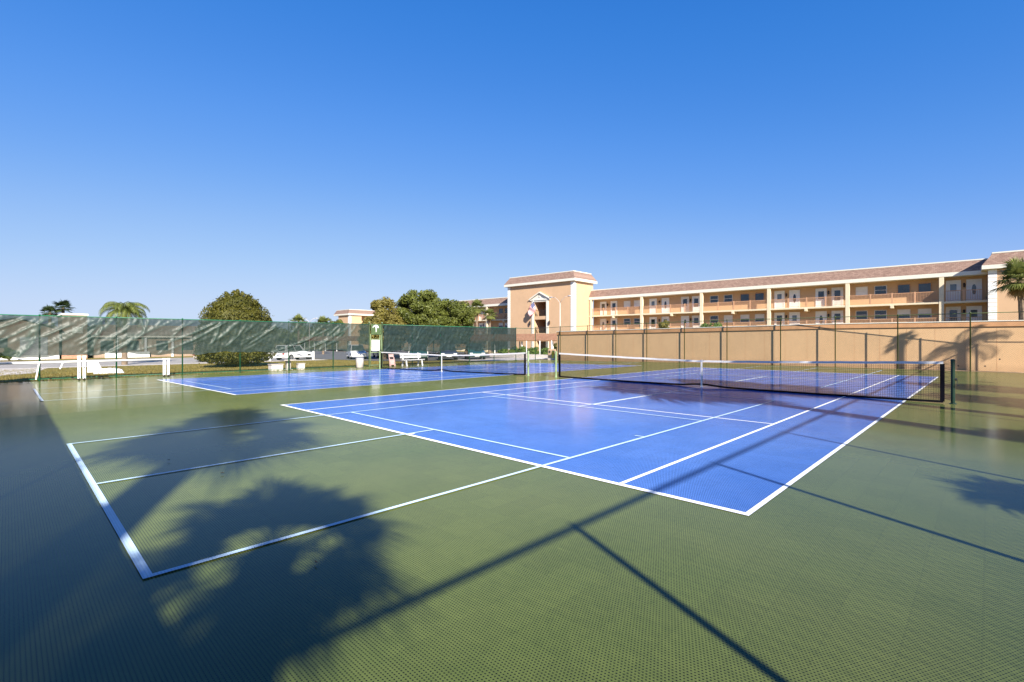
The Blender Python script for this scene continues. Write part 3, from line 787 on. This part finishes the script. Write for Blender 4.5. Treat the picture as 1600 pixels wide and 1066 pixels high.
def lumps(rx, ry, z0, z1, n, r, seed):
    rr = random.Random(seed); out = []
    for i in range(n):
        u = rr.uniform(-.85,.92); a = rr.uniform(0, 2*math.pi); q = math.sqrt(1-u*u)*rr.uniform(.75,1)
        out.append((rx*q*math.cos(a)*(1-.0), ry*q*math.sin(a), (z0+z1)/2+(z1-z0)/2*u*.86, r*rr.uniform(.75,1.2), r*rr.uniform(.75,1.2), r*rr.uniform(.6,.95)))
    return out
# clipped egg-shaped tree behind the screen
bt = thing('ornamental_tree', 'dense rounded olive-green tree standing on the lawn behind the screen', 'tree', (-29.3, 7.7, zg(-29.3)))
B0 = [(0,0,1.15,2.75,2.75,1.05),(0,0,2.3,2.8,2.8,1.7),(0,0,3.7,2.35,2.35,1.6),(0,.05,4.6,1.55,1.55,1.15)]
rr = random.Random(4)
for i in range(70):
    b = rr.choice(B0); u = rr.uniform(-.5,.95); a = rr.uniform(0,6.283); q = math.sqrt(1-u*u)
    B0.append((b[0]+b[3]*q*math.cos(a)*.9, b[1]+b[4]*q*math.sin(a)*.9, max(.5, b[2]+b[5]*u*.9), .38, .38, .32)) if b[3] > 1 else None
for i in range(16): a = rr.uniform(0,6.283); q = rr.uniform(0,1.3); B0.append((q*math.cos(a), q*math.sin(a), 5.72-.3*q*q/1.2+rr.uniform(-.1,.1), .12, .12, rr.uniform(.12,.3)))
crown(bt, B0, 30000, .085, M['ball'], 12, .84, .74, cut=.02)
m = MB(); m.tube([(0,0,-.1),(.1,0,1),(0,.1,2.2)], [.22,.18,.1], 9); m.build('trunk', M['bark2'], bt)

def broad_tree(label, x, y, h, rx, ry, m, seed, n=9000, size=.16, nl=26, group=None):
    z = zg(x); t = thing('broadleaf_tree', label, 'tree', (x,y,z), 0, group)
    bl = [(0,0,h*.48,rx*.72,ry*.72,h*.33)] + lumps(rx, ry, h*.18, h-.25, int(nl*1.7), rx*.27, seed)
    crown(t, bl, n, size, m, seed, .66, .55)
    tr = MB(); tr.tube([(0,0,-.2),(.1,.05,h*.25),(0,.15,h*.5)], [.28,.2,.12], 9)
    r2 = random.Random(seed)
    for k in range(7):
        b = bl[2+k*2]; tr.tube([(0,.05,h*.22),(b[0]*.5,b[1]*.5,b[2]*.6+h*.05),(b[0],b[1],b[2])], [.12,.07,.03], 6)
    tr.build('trunk', M['bark2'], t); return t
GT = 'broadleaf trees in the car park'
broad_tree('sparse brownish-green tree at the left edge of the tree clump', -38.4, 27.0, 7.6, 2.6, 2.5, M['oak_y'], 31, 15000, .15, 28, GT)
broad_tree('tallest dark green tree in the middle of the tree clump', -37.6, 30.8, 8.75, 3.1, 3.0, M['oak'], 32, 26000, .15, 42, GT)
broad_tree('round dark green tree at the right side of the tree clump', -35.6, 34.0, 7.7, 2.8, 2.7, M['oak'], 33, 20000, .14, 36, GT)
broad_tree('low yellow-green tree under the left of the tree clump', -37.2, 25.4, 5.2, 2.6, 2.3, M['oak_y'], 34, 13000, .13, 26, GT)
broad_tree('small dark tree beside the distant apartment block', -98, 48.5, 8.2, 2.6, 2.6, M['oak'], 35, 3500, .2, 16, GT)

def fan_palm(label, x, y, h, Rr, seed, nf=38, dry=8, lean=(0,0), tr=.17, z=None, group=None, m='fan', trunk=True):
    z = zg(x) if z is None else z
    t = thing('fan_palm', label, 'palm tree', (x,y,z), 0, group); r = random.Random(seed)
    hc = h; top = Vector((lean[0], lean[1], hc))
    if trunk:
        tk = MB(); P = []; Q = []
        for i in range(15):
            u = i/14; P.append((lean[0]*u*u, lean[1]*u*u, hc*u-.1*(1-u))); Q.append(tr*(1.25-.3*u+(.06 if i % 2 else 0)+(.5*max(0,u-.85))))
        tk.tube(P, Q, 10); tk.build('trunk', M['bark'], t)
    def frond(mb, az, el, ln, k):
        d = Vector((math.cos(az)*math.cos(el), math.sin(az)*math.cos(el), math.sin(el)))
        sd = Vector((-math.sin(az), math.cos(az), 0)); up = sd.cross(d) * -1
        pet = top + d*ln*.42 + Vector((0,0,-.05*ln))
        mb.bar(top, pet, .03, .02)
        nl = 21
        for i in range(nl):
            a = R(-92+184*i/(nl-1)); l = ln*.60*(1-.25*abs(a)/1.4)*r.uniform(.78,1.12)
            dir_ = (d*math.cos(a)+sd*math.sin(a)).normalized()
            mid = pet+dir_*l*.6+Vector((0,0,-.04*l)); tip = pet+dir_*l+Vector((0,0,-(.20+.12*math.cos(el))*l))
            wv = dir_.cross(up).normalized()*(.024*ln)
            n = len(mb.v); mb.v += [tuple(pet), tuple(mid-wv), tuple(tip), tuple(mid+wv)]; mb.f.append((n,n+1,n+2,n+3)); mb.mi.append(0)
    c = MB()
    for k in range(nf):
        u = k/nf; el = R(88-118*u**.85)+r.uniform(-.15,.15); frond(c, k*2.39996+r.uniform(-.25,.25), el, Rr*r.uniform(.75,1.2), k)
    c.build('crown', M[m], t)
    if dry:
        c = MB()
        for k in range(dry): frond(c, k*2.39996, R(-50-r.uniform(0,25)), Rr*.75, k)
        c.build('dead_fronds', M['fan_dry'], t)
    return t
def feather_palm(label, x, y, h, Rr, seed, nf=16, z=None, tr=.15, group=None, lean=(0,0)):
    z = zg(x) if z is None else z
    t = thing('feather_palm', label, 'palm tree', (x,y,z), 0, group); r = random.Random(seed)
    tk = MB(); tk.tube([(lean[0]*u*u, lean[1]*u*u, h*u-.1*(1-u)) for u in [i/10 for i in range(11)]], [tr*(1.2-.35*i/10) for i in range(11)], 10); tk.build('trunk', M['bark'], t)
    c = MB(); top = Vector((lean[0],lean[1],h))
    for k in range(nf):
        az = k*2.39996+r.uniform(-.2,.2); el = R(80-75*(k/nf)); L = Rr*r.uniform(.9,1.15)
        hd = Vector((math.cos(az), math.sin(az), 0)); sd = Vector((-math.sin(az), math.cos(az), 0))
        pts = []
        p = top.copy(); a = el
        for i in range(13):
            pts.append(p.copy()); p = p+(hd*math.cos(a)+Vector((0,0,math.sin(a))))*L*1.15/12; a -= .16+.012*i
        c.tube(pts, [.03*(1-i/14) for i in range(13)], 4)
        for i in range(2, 13):
            dirn = (pts[i]-pts[i-1]).normalized()
            for q in (0,.33,.66):
                o = pts[i-1].lerp(pts[i], q); ll = .30*Rr*math.sin(math.pi*min(1,(i+q)/13.5))**.6+.05
                for sg in (-1,1):
                    e = o+sd*sg*ll*.72+dirn*ll*.35+Vector((0,0,-ll*.55)); md = o+(e-o)*.5+Vector((0,0,ll*.10)); w = dirn*.028*Rr/2
                    n = len(c.v); c.v += [tuple(o), tuple(md-w), tuple(e), tuple(md+w)]; c.f.append((n,n+1,n+2,n+3)); c.mi.append(0)
    c.build('crown', M['queen'], t); return t

# palms outside the right-hand fences: they throw the shadows on the court
GP = 'palms outside the court corner'
fan_palm('tall fan palm behind the near corner whose slim trunk shades the baseline', 15.7, -8.15, 8.4, 1.85, 41, 38, 6, (.1,0), .25, group=GP)
fan_palm('shorter bushy fan palm nearest the camera corner', 16.2, -6.85, 4.95, 1.28, 42, 26, 2, (0,0), .2, group=GP)
fan_palm('fan palm beside the right fence level with the service line', 16.07, 5.2, 7.0, 2.6, 43, 48, 6, (0,0), .22, group=GP)
fan_palm('fan palm beside the right fence level with the net', 16.5, 8.5, 6.4, 2.3, 44, 44, 6, (0,0), .2, group=GP)
fan_palm('knee-high trunked young palm by the right fence near the baseline', 16.25, 1.0, 1.9, 1.0, 45, 24, 0, group=GP)
fan_palm('young palm by the right fence below the service line palm', 17.35, 5.3, 2.2, 1.15, 46, 30, 0, group=GP)
fan_palm('young palm by the right fence beyond the net', 17.45, 11.3, 2.9, 1.55, 47, 38, 2, group=GP)
fan_palm('young palm by the right fence near the far baseline', 17.2, 15.8, 2.9, 1.8, 48, 40, 2, group=GP)
fan_palm('slim fan palm at the far right corner shading the wall', 15.9, 27.7, 6.15, .5, 49, 16, 0, (0,0), .11, group=GP)
feather_palm('feather palm at the far right corner with arching fronds', 18.6, 27.9, 5.9, 1.25, 50, 9, None, .14, GP)
# visible palms
fan_palm('large fan palm at the right edge rising behind the court wall', 14.6, 53, 6.6, 2.1, 51, 46, 8, (-.2,0), .24)
fan_palm('taller of the two fan palms left of the entrance tower', -48.8, 50, 7.75, 1.75, 52, 40, 8, (0,0), .2)
fan_palm('shorter of the two fan palms left of the entrance tower', -45.7, 50, 6.4, 1.45, 53, 36, 6, (0,0), .2)
feather_palm('feather palm with drooping fronds on the lawn behind the left screen', -44.3, 2.8, 4.9, 2.0, 54, 28, None, .2)
fan_palm('slightly taller dark palm top above the garage roof', -85, 1.0, 7.1, 1.5, 55, 34, 0, m='pine')
fan_palm('smaller dark palm top left of its taller neighbour above the garage', -85, -.4, 6.3, 1.35, 56, 34, 0, m='pine')
for i, (px_, py_, h_, l_) in enumerate(((-70.,20.,4.9,'left'),(-66.,27.5,5.2,'middle'),(-64.,30.6,4.9,'right'))):
    fan_palm(f'{l_} of three small palms seen through the screen before the carport', px_, py_, h_, 1.5, 60+i, 34, 4, (0,0), .15, group='palms before the carport')
# shrubs
def shrub_b(h, w, seed): return [(0,0,h*.5,w*.6,w*.6,h*.42)]+lumps(w*.8, w*.8, h*.15, h, 9, w*.35, seed)
bush('shrub', 'rounded shrub top showing above the court wall, left one', 'shrub', -16.9, 50, zg(-17), shrub_b(3.55,1.3,1), 2500, .12, M['shrub'], 71)
bush('shrub', 'taller bushy shrub top above the court wall beside a white column', 'shrub', -15.3, 50, zg(-15), shrub_b(4.35,1.2,2), 2600, .12, M['oak_y'], 72)
bush('shrub', 'wide shrub top above the middle of the court wall', 'shrub', -9.6, 50, zg(-9), shrub_b(4.0,1.5,3), 2800, .12, M['shrub'], 73)
bush('shrub', 'spiky yellow-green bush by the left end of the court wall', 'shrub', -17.7, 33.4, zg(-17), shrub_b(2.0,.85,5), 2200, .11, M['oak_y'], 74)
for i in range(7):
    bush('shrub', 'low pale green hedge clump in the row beside the car park, ' + ('first','second','third','fourth','fifth','sixth','seventh')[i]+' from the left', 'hedge', -33+i*1.75, 40.6, zg(-30), shrub_b(1.25,.75,80+i), 900, .1, M['shrub'], 80+i, group='hedge row by the carport')
for i in range(5):
    bush('shrub', 'dark hedge clump against the garage, '+('first','second','third','fourth','fifth')[i]+' from the left', 'hedge', -64.5, -10.+i*1.35, -.62, shrub_b(1.3,.8,95+i), 700, .12, M['shrub'], 95+i, group='hedge before the garage')
# distant tree line along the horizon
for i in range(16):
    a = R(-98+i*6.2); d = 190+25*math.sin(i*2.1); x = 12.5+d*math.sin(a); y = -4.7+d*math.cos(a)
    h = 5.2+1.6*math.sin(i*1.7)
    t = thing('distant_tree', 'far dark tree on the horizon behind the buildings', 'tree', (x,y,-.6), 0, 'far trees on the horizon')
    bl = [(0,0,h*.5,8,8,h*.45)]+lumps(9,9,h*.2,h,10,3.2,200+i); crown(t, bl, 1500, .5, M['oak'], 200+i, .7)
    m = MB(); m.tube([(0,0,-.2),(0,0,h*.4)], [.4,.3], 6); m.build('trunk', M['bark2'], t)

# grass blades along the fence and over the near lawn
rg = np.random.RandomState(5); n = 42000
gx = -18.3-rg.rand(n)**1.6*23; gy = -9+rg.rand(n)*30; keep = ~((gx < -19.6) & (gy > 21.2)); gx, gy = gx[keep], gy[keep]; n = len(gx)
hh = .03+.05*rg.rand(n); aa = rg.rand(n)*6.28; w = .018
zz = np.array([zg(v) for v in gx])
v = np.stack([np.stack([gx-w*np.cos(aa),gy-w*np.sin(aa),zz],1), np.stack([gx+w*np.cos(aa),gy+w*np.sin(aa),zz],1), np.stack([gx+.03*np.sin(aa*3),gy+.03*np.cos(aa*5),zz+hh],1)],1)
M['blade'] = leaf_mat('grass_blade', (.12,.12,.024), (.34,.25,.075), .3, .4)
stuff(np_mesh('grass', v.reshape(-1,3).tolist(), np.arange(n*3).reshape(-1,3).tolist(), M['blade']), 'dry golden-green grass of the lawn beyond the left fence', 'grass')
rg = np.random.RandomState(6); n = 5000; gx = -18.05-rg.rand(n)*.9; gy = -6+rg.rand(n)*34; aa = rg.rand(n)*6.28; hh = .03+.10*rg.rand(n)**2; w = .02; zz = np.array([zg(v) for v in gx])
v = np.stack([np.stack([gx-w*np.cos(aa),gy-w*np.sin(aa),zz],1), np.stack([gx+w*np.cos(aa),gy+w*np.sin(aa),zz],1), np.stack([gx+.05*np.sin(aa*3),gy+.05*np.cos(aa*5),zz+hh],1)],1)
stuff(np_mesh('weeds', v.reshape(-1,3).tolist(), np.arange(n*3).reshape(-1,3).tolist(), M['shrub']), 'low green weeds and clippings at the foot of the left fence', 'weeds')

# ------------------------------------------------------------------ small things around the court
# bench
bn = thing('park_bench', 'white slatted bench against the far screen behind the farther net', 'bench', (-17.05, 14.56, zc(-17)))
L = 1.75
st = MB()
for x in (.05,.20,.35): st.box(x-.06,x+.06,0,L,.43,.465)
st.build('seat', M['white'], bn)
st = MB()
for z, x in ((.58,-.09),(.76,-.14)): st.box(x-.02,x+.02,0,L,z,z+.13)
st.build('backrest', M['white'], bn)
for y in (.22, L-.22):
    st = MB(); st.bar((.0,y,.43),(-.16,y,.0),.075,.09); st.bar((.32,y,.43),(.42,y,.0),.075,.09); st.bar((-.02,y,.40),(.38,y,.40),.07,.06); st.bar((-.06,y,.40),(-.155,y,.93),.06,.05); st.build('leg', M['white'], bn)
# folded chair
fc = thing('folding_chair', 'faded pinkish-white folding chair leaning folded by the gate post', 'chair', (-17.75, 14.02, zc(-17.7)))
st = MB()
for y in (0,.36): st.tube([(.18,y,0),(0,y,.86)], .022, 6); st.tube([(.28,y+.02,0),(.08,y+.02,.62)], .02, 6)
for q in (.18,.5,.86): st.tube([(.18*(1-q/.86),0,q),(.18*(1-q/.86),.36,q)], .02, 6)
st.build('frame', M['pink'], fc)
st = MB(); st.bar((.17,.18,.12),(.06,.18,.50),.34,.03,up=(1,0,.2)); st.build('seat', M['pink'], fc); st = MB(); st.bar((.05,.18,.66),(.005,.18,.84),.34,.02,up=(1,0,.2)); st.build('backrest', M['pink'], fc)
# bin
tb = thing('trash_bin', 'small pale grey round bin just left of the gate', 'bin', (-17.65, 11.75, zc(-17.65)))
st = MB(); st.lathe(0,0,[(.20,0),(.23,.04),(.245,.30),(.25,.34),(.245,.37),(.25,.60)],18); st.build('body', M['concrete'], tb, True)
st = MB(); st.lathe(0,0,[(.265,.601),(.265,.65),(.2,.68)],18); st.build('rim', M['grey_door'], tb)
# sign board on gate and emblem panel
sb = MB(); sb.box(FX+.05, FX+.075, gy0+.14, gy1-.26, .87, 1.63)
tag(sb.build('notice_board', M['white']), 'blank white notice board fixed to the gate', 'notice board')
eb = thing('emblem_sign', 'square green panel with a white emblem above the gate', 'sign', (FX+.05, gy0+.09, 2.02))
s = MB(); s.box(0,.02,0,.82,0,.72); s.build('panel', M['sign_green'], eb)
s = MB(); arc = [(.12,.50),(.20,.60),(.32,.66),(.46,.66),(.56,.58),(.60,.46),(.54,.44),(.49,.52),(.45,.42),(.41,.16),(.37,.16),(.36,.44),(.30,.54),(.22,.54),(.14,.44)]
s.face([(.026,a,b) for a, b in arc]); s.build('emblem', M['white'], eb)
# portable net frame along the left fence
pf = thing('portable_net_frame', 'long white portable net frame on wheels standing along the left fence', 'net frame', (-17.3, 0, zc(-17.3)))
s = MB(); s.tube([(0,-6.2,.84),(0,-2.3,.86),(.0,.9,.87)], .045, 10); s.build('top_tube', M['white'], pf, True)
for y, h, in ((-2.40,1.12),(-2.22,1.12),(.83,.93),(1.0,.93)):
    s = MB(); s.box(-.03,.03,y-.055,y+.055,.07,h); s.box(-.05,.05,y-.07,y+.07,h-.08,h+.0); po = s.build('upright', M['white'], pf, bevel=.01)
    w_ = MB(); w_.disc((.12,y,.055),(0,1,0),.055,.04,12); w_.disc((-.12,y,.055),(0,1,0),.055,.04,12); w_.box(-.14,.14,y-.02,y+.02,.05,.08); w_.build('wheel', M['black'], po)
    for z in (.35,.55): 
        c = MB(); c.box(.031,.045,y-.02,y+.02,z,z+.05); c.build('clip', M['black'], po)
s = MB(); s.face([(.05,-2.12,.38),(.05,-1.55,.38),(.05,-1.75,.85),(.05,-2.1,.85)]); s.box(.0,.049,-2.12,-1.55,.35,.39); s.build('hanging_bag', M['white'], pf)
for y in (-3.72,-2.95):
    s = MB(); s.bar((.03,y,.83),(.05,y-.10,.55 if y > -3 else .12),.05,.04); s.build('prop_leg', M['white'], pf)
# tarp on the lawn
tp = MB(); rg = random.Random(2)
gxn, gyn = 8, 14
for i in range(gxn):
    for j in range(gyn):
        def hp(i_, j_):
            u, v_ = i_/gxn*2-1, j_/gyn*2-1; e_ = max(0, 1-u*u)*max(0, 1-v_*v_)**.6
            return (-25.7+u*.35, -.4+v_*.72, zg(-25.7)+.005+.27*e_**.5*(1+.25*math.sin(i_*2.3+j_*1.7)))
        tp.face([hp(i,j),hp(i+1,j),hp(i+1,j+1),hp(i,j+1)])
tag(tp.build('tarp', M['tarp'], None, True), 'crumpled white tarp lying on the lawn behind the left fence', 'tarp')
# stone table and stools outside the fence
tbm = thing('stone_table', 'grey cast stone pedestal table between two block stools outside the fence', 'table', (-19.0, 7.6, zg(-19)))
s = MB(); s.box(-.12,.12,-.12,.12,0,.62); s.box(-.2,.2,-.2,.2,0,.08); s.build('pedestal', M['concrete'], tbm, bevel=.01)
s = MB(); s.box(-.36,.36,-.36,.36,.62,.70); s.build('table_top', M['concrete'], tbm, bevel=.01)
for y, w_, lab in ((6.85,.34,'larger white stone block stool left of the stone table'),(8.38,.2,'smaller white stone block stool right of the stone table')):
    t = thing('stone_stool', lab, 'stool', (-19.0,y,zg(-19)), 0, 'stools at the stone table')
    s = MB(); s.box(-w_*.8,w_*.8,-w_,w_,0,.38); s.build('base', M['stone'], t, bevel=.01); s = MB(); s.box(-w_*.9,w_*.9,-w_-.03,w_+.03,.381,.44); s.build('seat_slab', M['concrete'], t, bevel=.01)
# hydrant
hy = thing('fire_hydrant', 'yellow fire hydrant near the left end of the court wall', 'hydrant', (-16.95, 31.2, zg(-17)+.2))
s = MB(); s.lathe(0,0,[(.17,0),(.17,.05),(.11,.06),(.11,.48),(.15,.50),(.15,.54),(.12,.60),(.06,.67),(.03,.72)],14); s.build('barrel', M['yellow'], hy, True)
for a in ((1,0,0),(-1,0,0),(0,-1,0)):
    s = MB(); s.disc((a[0]*.14,a[1]*.14,.38),a,.06,.10,10); s.build('nozzle_cap', M['yellow'], hy)
s = MB(); s.box(-17.3,-16.6,30.85,31.6,zg(-17)-.1,zg(-17)+.2)
tag(s.build('hydrant_plinth', M['pale_conc']), 'square pale concrete plinth under the yellow hydrant', 'plinth')
# low white wall and bollards beyond the far-left corner
lw = MB(); lw.box(-31,-19.2,36.2,36.4,zg(-25)-.05,zg(-25)+.42); tag(lw.build('low_wall', M['pale_conc']), 'low pale concrete wall beyond the far corner of the court', 'wall')
for i, x in enumerate((-26.2,-24.4,-22.9,-21.2)):
    m = MB(); m.lathe(x, 37.6+.3*i, [(.055,zg(x)),(.055,zg(x)+1.9),(.03,zg(x)+1.94)], 10)
    tag(m.build('gate_post', M['white'], None, True), 'slim white walkway post under the carport edge, '+('first','second','third','fourth')[i]+' from the left', 'post', 'white walkway posts')
# peach utility box
ub = thing('utility_box', 'rounded peach utility box with dark openings left of the hydrant', 'utility box', (-19.9, 35.0, zg(-20)))
s = MB(); s.box(-.6,.6,-.4,.4,0,1.0); s.build('housing', M['tower'], ub, bevel=.12)
for x in (-.3,.25):
    s = MB(); s.disc((x,-.405,.72),(0,1,0),.12,.02,14); s.build('opening', M['black'], ub)
# street lamps
def lamp(label, x, y, h, arm, rz=0):
    t = thing('street_lamp', label, 'street lamp', (x,y,zg(x)), rz)
    m = MB(); m.tube([(0,0,0),(0,0,h)], [.10,.06], 10); m.lathe(0,0,[(.2,0),(.2,.1),(.12,.25)],12); m.build('pole', M['lamp_pole'], t, True)
    for sg in (-1,1):
        m = MB(); m.tube([(0,0,h-.1),(sg*arm*.25,0,h+.35),(sg*arm*.6,0,h+.75),(sg*arm,0,h+.85)], .035, 8); a = m.build('arm', M['lamp_pole'], t, True)
        m = MB(); m.tube([(sg*arm*.95,0,h+.83),(sg*(arm+.15),0,h+.86),(sg*(arm+.55),0,h+.84)], [.05,.11,.07], 10); m.build('lamp_head', M['grey_door'], a, True)
lamp('double-armed street lamp in front of the entrance tower', -32.7, 52, 7.7, 1.5)
lamp('distant double-armed street lamp seen above the left screen', -87, 38.3, 5.9, 1.3, R(35))

# parked cars
def car(label, x, y, rz, m, kind='sedan', group='cars in the car park'):
    t = thing('parked_car', label, 'car', (x,y,zg(x)+.02), rz, group)
    suv = kind == 'suv'; H = 1.72 if suv else 1.44; Lh = 2.28; W = .9; bz = .95 if suv else .86
    prof = [(-Lh,.42),(-Lh,.72),(-Lh+.08,bz-.05),(-Lh+.5,bz)] + [(1.0,bz),(1.9,bz-.12),(Lh-.05,.66),(Lh,.42),(Lh-.1,.28),(-Lh+.1,.28)]
    b = MB(); n = len(prof)
    for sgy, ww in ((-1,W),(1,W)): 
        pass
    ring = []
    for yy, ins in ((-W,.05),(-W*.93,0),(W*.93,0),(W,.05)):
        base = len(b.v); ring.append(base)
        for px_, pz_ in prof: b.v.append((px_*(1-ins*.4), yy, .28+(pz_-.28)*(1-ins*1.6) if yy in (-W,W) else pz_))
    for k in range(3):
        for i in range(n):
            j = (i+1) % n; b.f.append((ring[k]+i, ring[k]+j, ring[k+1]+j, ring[k+1]+i)); b.mi.append(0)
    b.f.append(tuple(ring[0]+i for i in reversed(range(n)))); b.mi.append(0); b.f.append(tuple(ring[3]+i for i in range(n))); b.mi.append(0)
    r0, r1 = (-2.15,-1.95) if suv else (-1.85,-1.15)
    f0, f1 = .95, .25
    gz = H
    low = [(r0,bz),(f0,bz)]; hi = [(r1,gz-.03),(f1,gz-.02)]
    def gh(a, w_): return [(a[0][0],-w_[0],a[0][1]),(a[1][0],-w_[0],a[1][1]),(a[1][0],w_[0],a[1][1]),(a[0][0],w_[0],a[0][1])]
    A = gh(low,(W*.92,)); Bq = gh(hi,(W*.72,))
    # roof and pillars
    b.face(Bq)
    for i in range(4):
        j = (i+1) % 4; b.face([A[i],A[j],Bq[j],Bq[i]])
    b.build('body', m, t, bevel=.03)
    def panel(nm, i, j, s0, s1, u0=.12, u1=.88):
        a, b2, c, d = Vector(A[i]), Vector(A[j]), Vector(Bq[j]), Vector(Bq[i])
        nn = (b2-a).cross(d-a).normalized(); q = []
        for u, v_ in ((s0,u0),(s1,u0),(s1,u1),(s0,u1)): q.append(a.lerp(b2,u).lerp(d.lerp(c,u),v_)+nn*.012)
        p = MB(); p.face(q); p.face([w0-nn*.008 for w0 in reversed(q)]); p.build(nm, M['glass'], t)
    panel('side_window',0,1,.10,.47); panel('side_window',0,1,.51,.88); panel('windscreen',1,2,.06,.94); panel('side_window',2,3,.12,.49); panel('side_window',2,3,.53,.90); panel('rear_window',3,0,.08,.92)
    for x_ in (-1.4,1.38):
        for sg in (-1,1):
            w1 = MB(); w1.disc((x_,sg*.82,.33),(0,1,0),.33,.22,18); wh = w1.build('wheel', M['black'], t); w2 = MB(); w2.disc((x_,sg*.935,.33),(0,1,0),.2,.012,12); w2.build('rim', M['steel'], wh)
    for sg in (-1,1):
        p = MB(); p.box(Lh-.08,Lh+.012,sg*.62-.17,sg*.62+.17,.60,.72); p.build('headlight', M['lens'], t)
        p = MB(); p.box(-Lh-.012,-Lh+.05,sg*.65-.15,sg*.65+.15,.62,.8); p.build('tail_light', M['tail'], t)
    p = MB(); p.box(Lh+.002,Lh+.02,-.25,.25,.36,.47); p.build('number_plate', M['white'], t)
    return t
car('white sedan parked side-on past the lawn, right of the cream car', -45.0, 18.4, R(115), M['car_w'], 'suv')
car('white hatchback partly behind the stone table', -46.5, 14.6, R(20), M['car_w'])
car('cream car at the left end of the row past the lawn', -46.5, 11.2, R(95), M['car_c'])
car('white car seen through the gate opening', -42.0, 24.6, R(-20), M['car_w'], 'suv')
car('tan car parked beside the gate, behind the screen', -44.0, 29.3, R(-20), M['car_t'])
car('dark green car directly behind the bench', -29.3, 24.6, R(-35), M['car_g'], 'suv')
car('charcoal car in the middle of the dark trio behind the screen', -27.9, 27.3, R(-35), M['car_k'], 'suv')
car('dark green car nearest the carport posts, right of the trio', -26.6, 29.9, R(-35), M['car_g'], 'suv')
# white ranch rail fence by the cars
rf2 = thing('rail_fence', 'low white post-and-rail fence between the lawn and the parked cars', 'fence', (-43.8, 0, zg(-43)))
for y in (10.5,12.9,15.3,17.7,20.1):
    m = MB(); m.box(-.09,.09,y-.09,y+.09,0,1.05); m.build('post', M['white'], rf2)
for z in (.4,.8):
    m = MB(); m.box(-.03,.03,10.6,20.0,z-.07,z+.07); m.build('rail', M['white'], rf2)

# fallen leaves and twigs on the court
LP = [(9.1,-3.15,'dark curled leaf on the court below the big palm shadow'),(6.0,-2.9,'small dry leaf inside the front palm shadow'),(12.45,20.6,'bent twig lying on the court beyond the right net post'),(4.8,-3.2,'dry leaf near the left pale blue baseline'),(-16.9,-4.3,'clump of dry leaves in the far left corner'),(-17.2,-1.3,'brown leaf litter under the portable net frame')]
for i, (x, y, lab) in enumerate(LP):
    m = MB(); s_ = .022 if i not in (2,4,5) else (.3 if i == 2 else .10); a = i*1.3
    pts = []
    for k in range(7):
        u = k/6-.5; pts.append((x+u*s_*2*math.cos(a), y+u*s_*2*math.sin(a)+.1*s_*math.sin(k*1.2)*(3 if i==2 else 1), zc(x)+.022+.12*s_*(1-4*u*u)))
    m.tube(pts, [.1*s_*(.2+1-4*(k/6-.5)**2)*(1.6 if i != 2 else .25) for k in range(7)], 5)
    tag(m.build('fallen_leaf' if i != 2 else 'twig', M['leaf_dry'], None, True), lab, 'leaf' if i != 2 else 'twig')

# ------------------------------------------------------------------ camera, light, sky
cam = bpy.data.cameras.new('camera'); co_ = bpy.data.objects.new('camera', cam); C.objects.link(co_)
co_.location = (12.527, -4.676, 1.593); co_.rotation_euler = (R(90), 0, .7712)
cam.sensor_width = 36; cam.lens = 766/1600*36; cam.shift_y = -.0005; cam.clip_start = .05; cam.clip_end = 3000
bpy.context.scene.camera = co_
EL = 30.5; sd = Vector((.905*math.cos(R(EL)), -.4254*math.cos(R(EL)), math.sin(R(EL)))).normalized()
sl = bpy.data.lights.new('sun', 'SUN'); so = bpy.data.objects.new('sun', sl); C.objects.link(so)
sl.energy = 5.0; sl.angle = R(.7); sl.color = (1, .93, .82); so.rotation_euler = sd.to_track_quat('Z', 'Y').to_euler(); so.location = (40,-30,40)
W = bpy.data.worlds.new('World'); bpy.context.scene.world = W; W.use_nodes = True; n = W.node_tree; n.nodes.clear()
o = n.nodes.new('ShaderNodeOutputWorld'); bg = n.nodes.new('ShaderNodeBackground'); sk = n.nodes.new('ShaderNodeTexSky')
sk.sky_type = 'NISHITA'; sk.sun_disc = False; sk.sun_elevation = R(EL); sk.sun_rotation = math.atan2(.905, -.4254)
sk.air_density = 1.0; sk.dust_density = .15; sk.ozone_density = 1.0; sk.altitude = 0
# grade the physical sky towards the deep saturated blue of the day (per-channel response curve)
v1 = N(n, 'ShaderNodeVectorMath', operation='SCALE'); v1.inputs['Scale'].default_value = .08; n.links.new(sk.outputs[0], v1.inputs[0])
cv = n.nodes.new('ShaderNodeRGBCurve'); cv.mapping.use_clip = True; n.links.new(v1.outputs[0], cv.inputs['Color'])
CUR = [[(0,0),(.04,.022),(.053,.040),(.068,.066),(.098,.128),(.205,.35),(.392,.55),(.552,.60),(.625,.62)],
       [(0,0),(.065,.15),(.087,.215),(.112,.265),(.156,.35),(.305,.57),(.474,.70),(.625,.75)],
       [(0,0),(.117,.60),(.15,.70),(.188,.78),(.246,.87),(.392,.94),(.625,.97)]]
for k, c in enumerate(CUR):
    cu = cv.mapping.curves[k]; cu.points[0].location = (0,0); cu.points[1].location = (c[-1][0]*1.6, c[-1][1])
    for x, y in c[1:-1]: cu.points.new(x*1.6, y)
cv.mapping.update()
v2 = N(n, 'ShaderNodeVectorMath', operation='SCALE'); v2.inputs['Scale'].default_value = 4.83; n.links.new(cv.outputs[0], v2.inputs[0])
n.links.new(v2.outputs[0], bg.inputs[0]); bg.inputs[1].default_value = .1; n.links.new(bg.outputs[0], o.inputs[0])
S = bpy.context.scene
S.view_settings.view_transform = 'Standard'; S.view_settings.look = 'None'; S.view_settings.exposure = 1.05; S.view_settings.gamma = 1
S.cycles.max_bounces = 8; S.cycles.transparent_max_bounces = 24
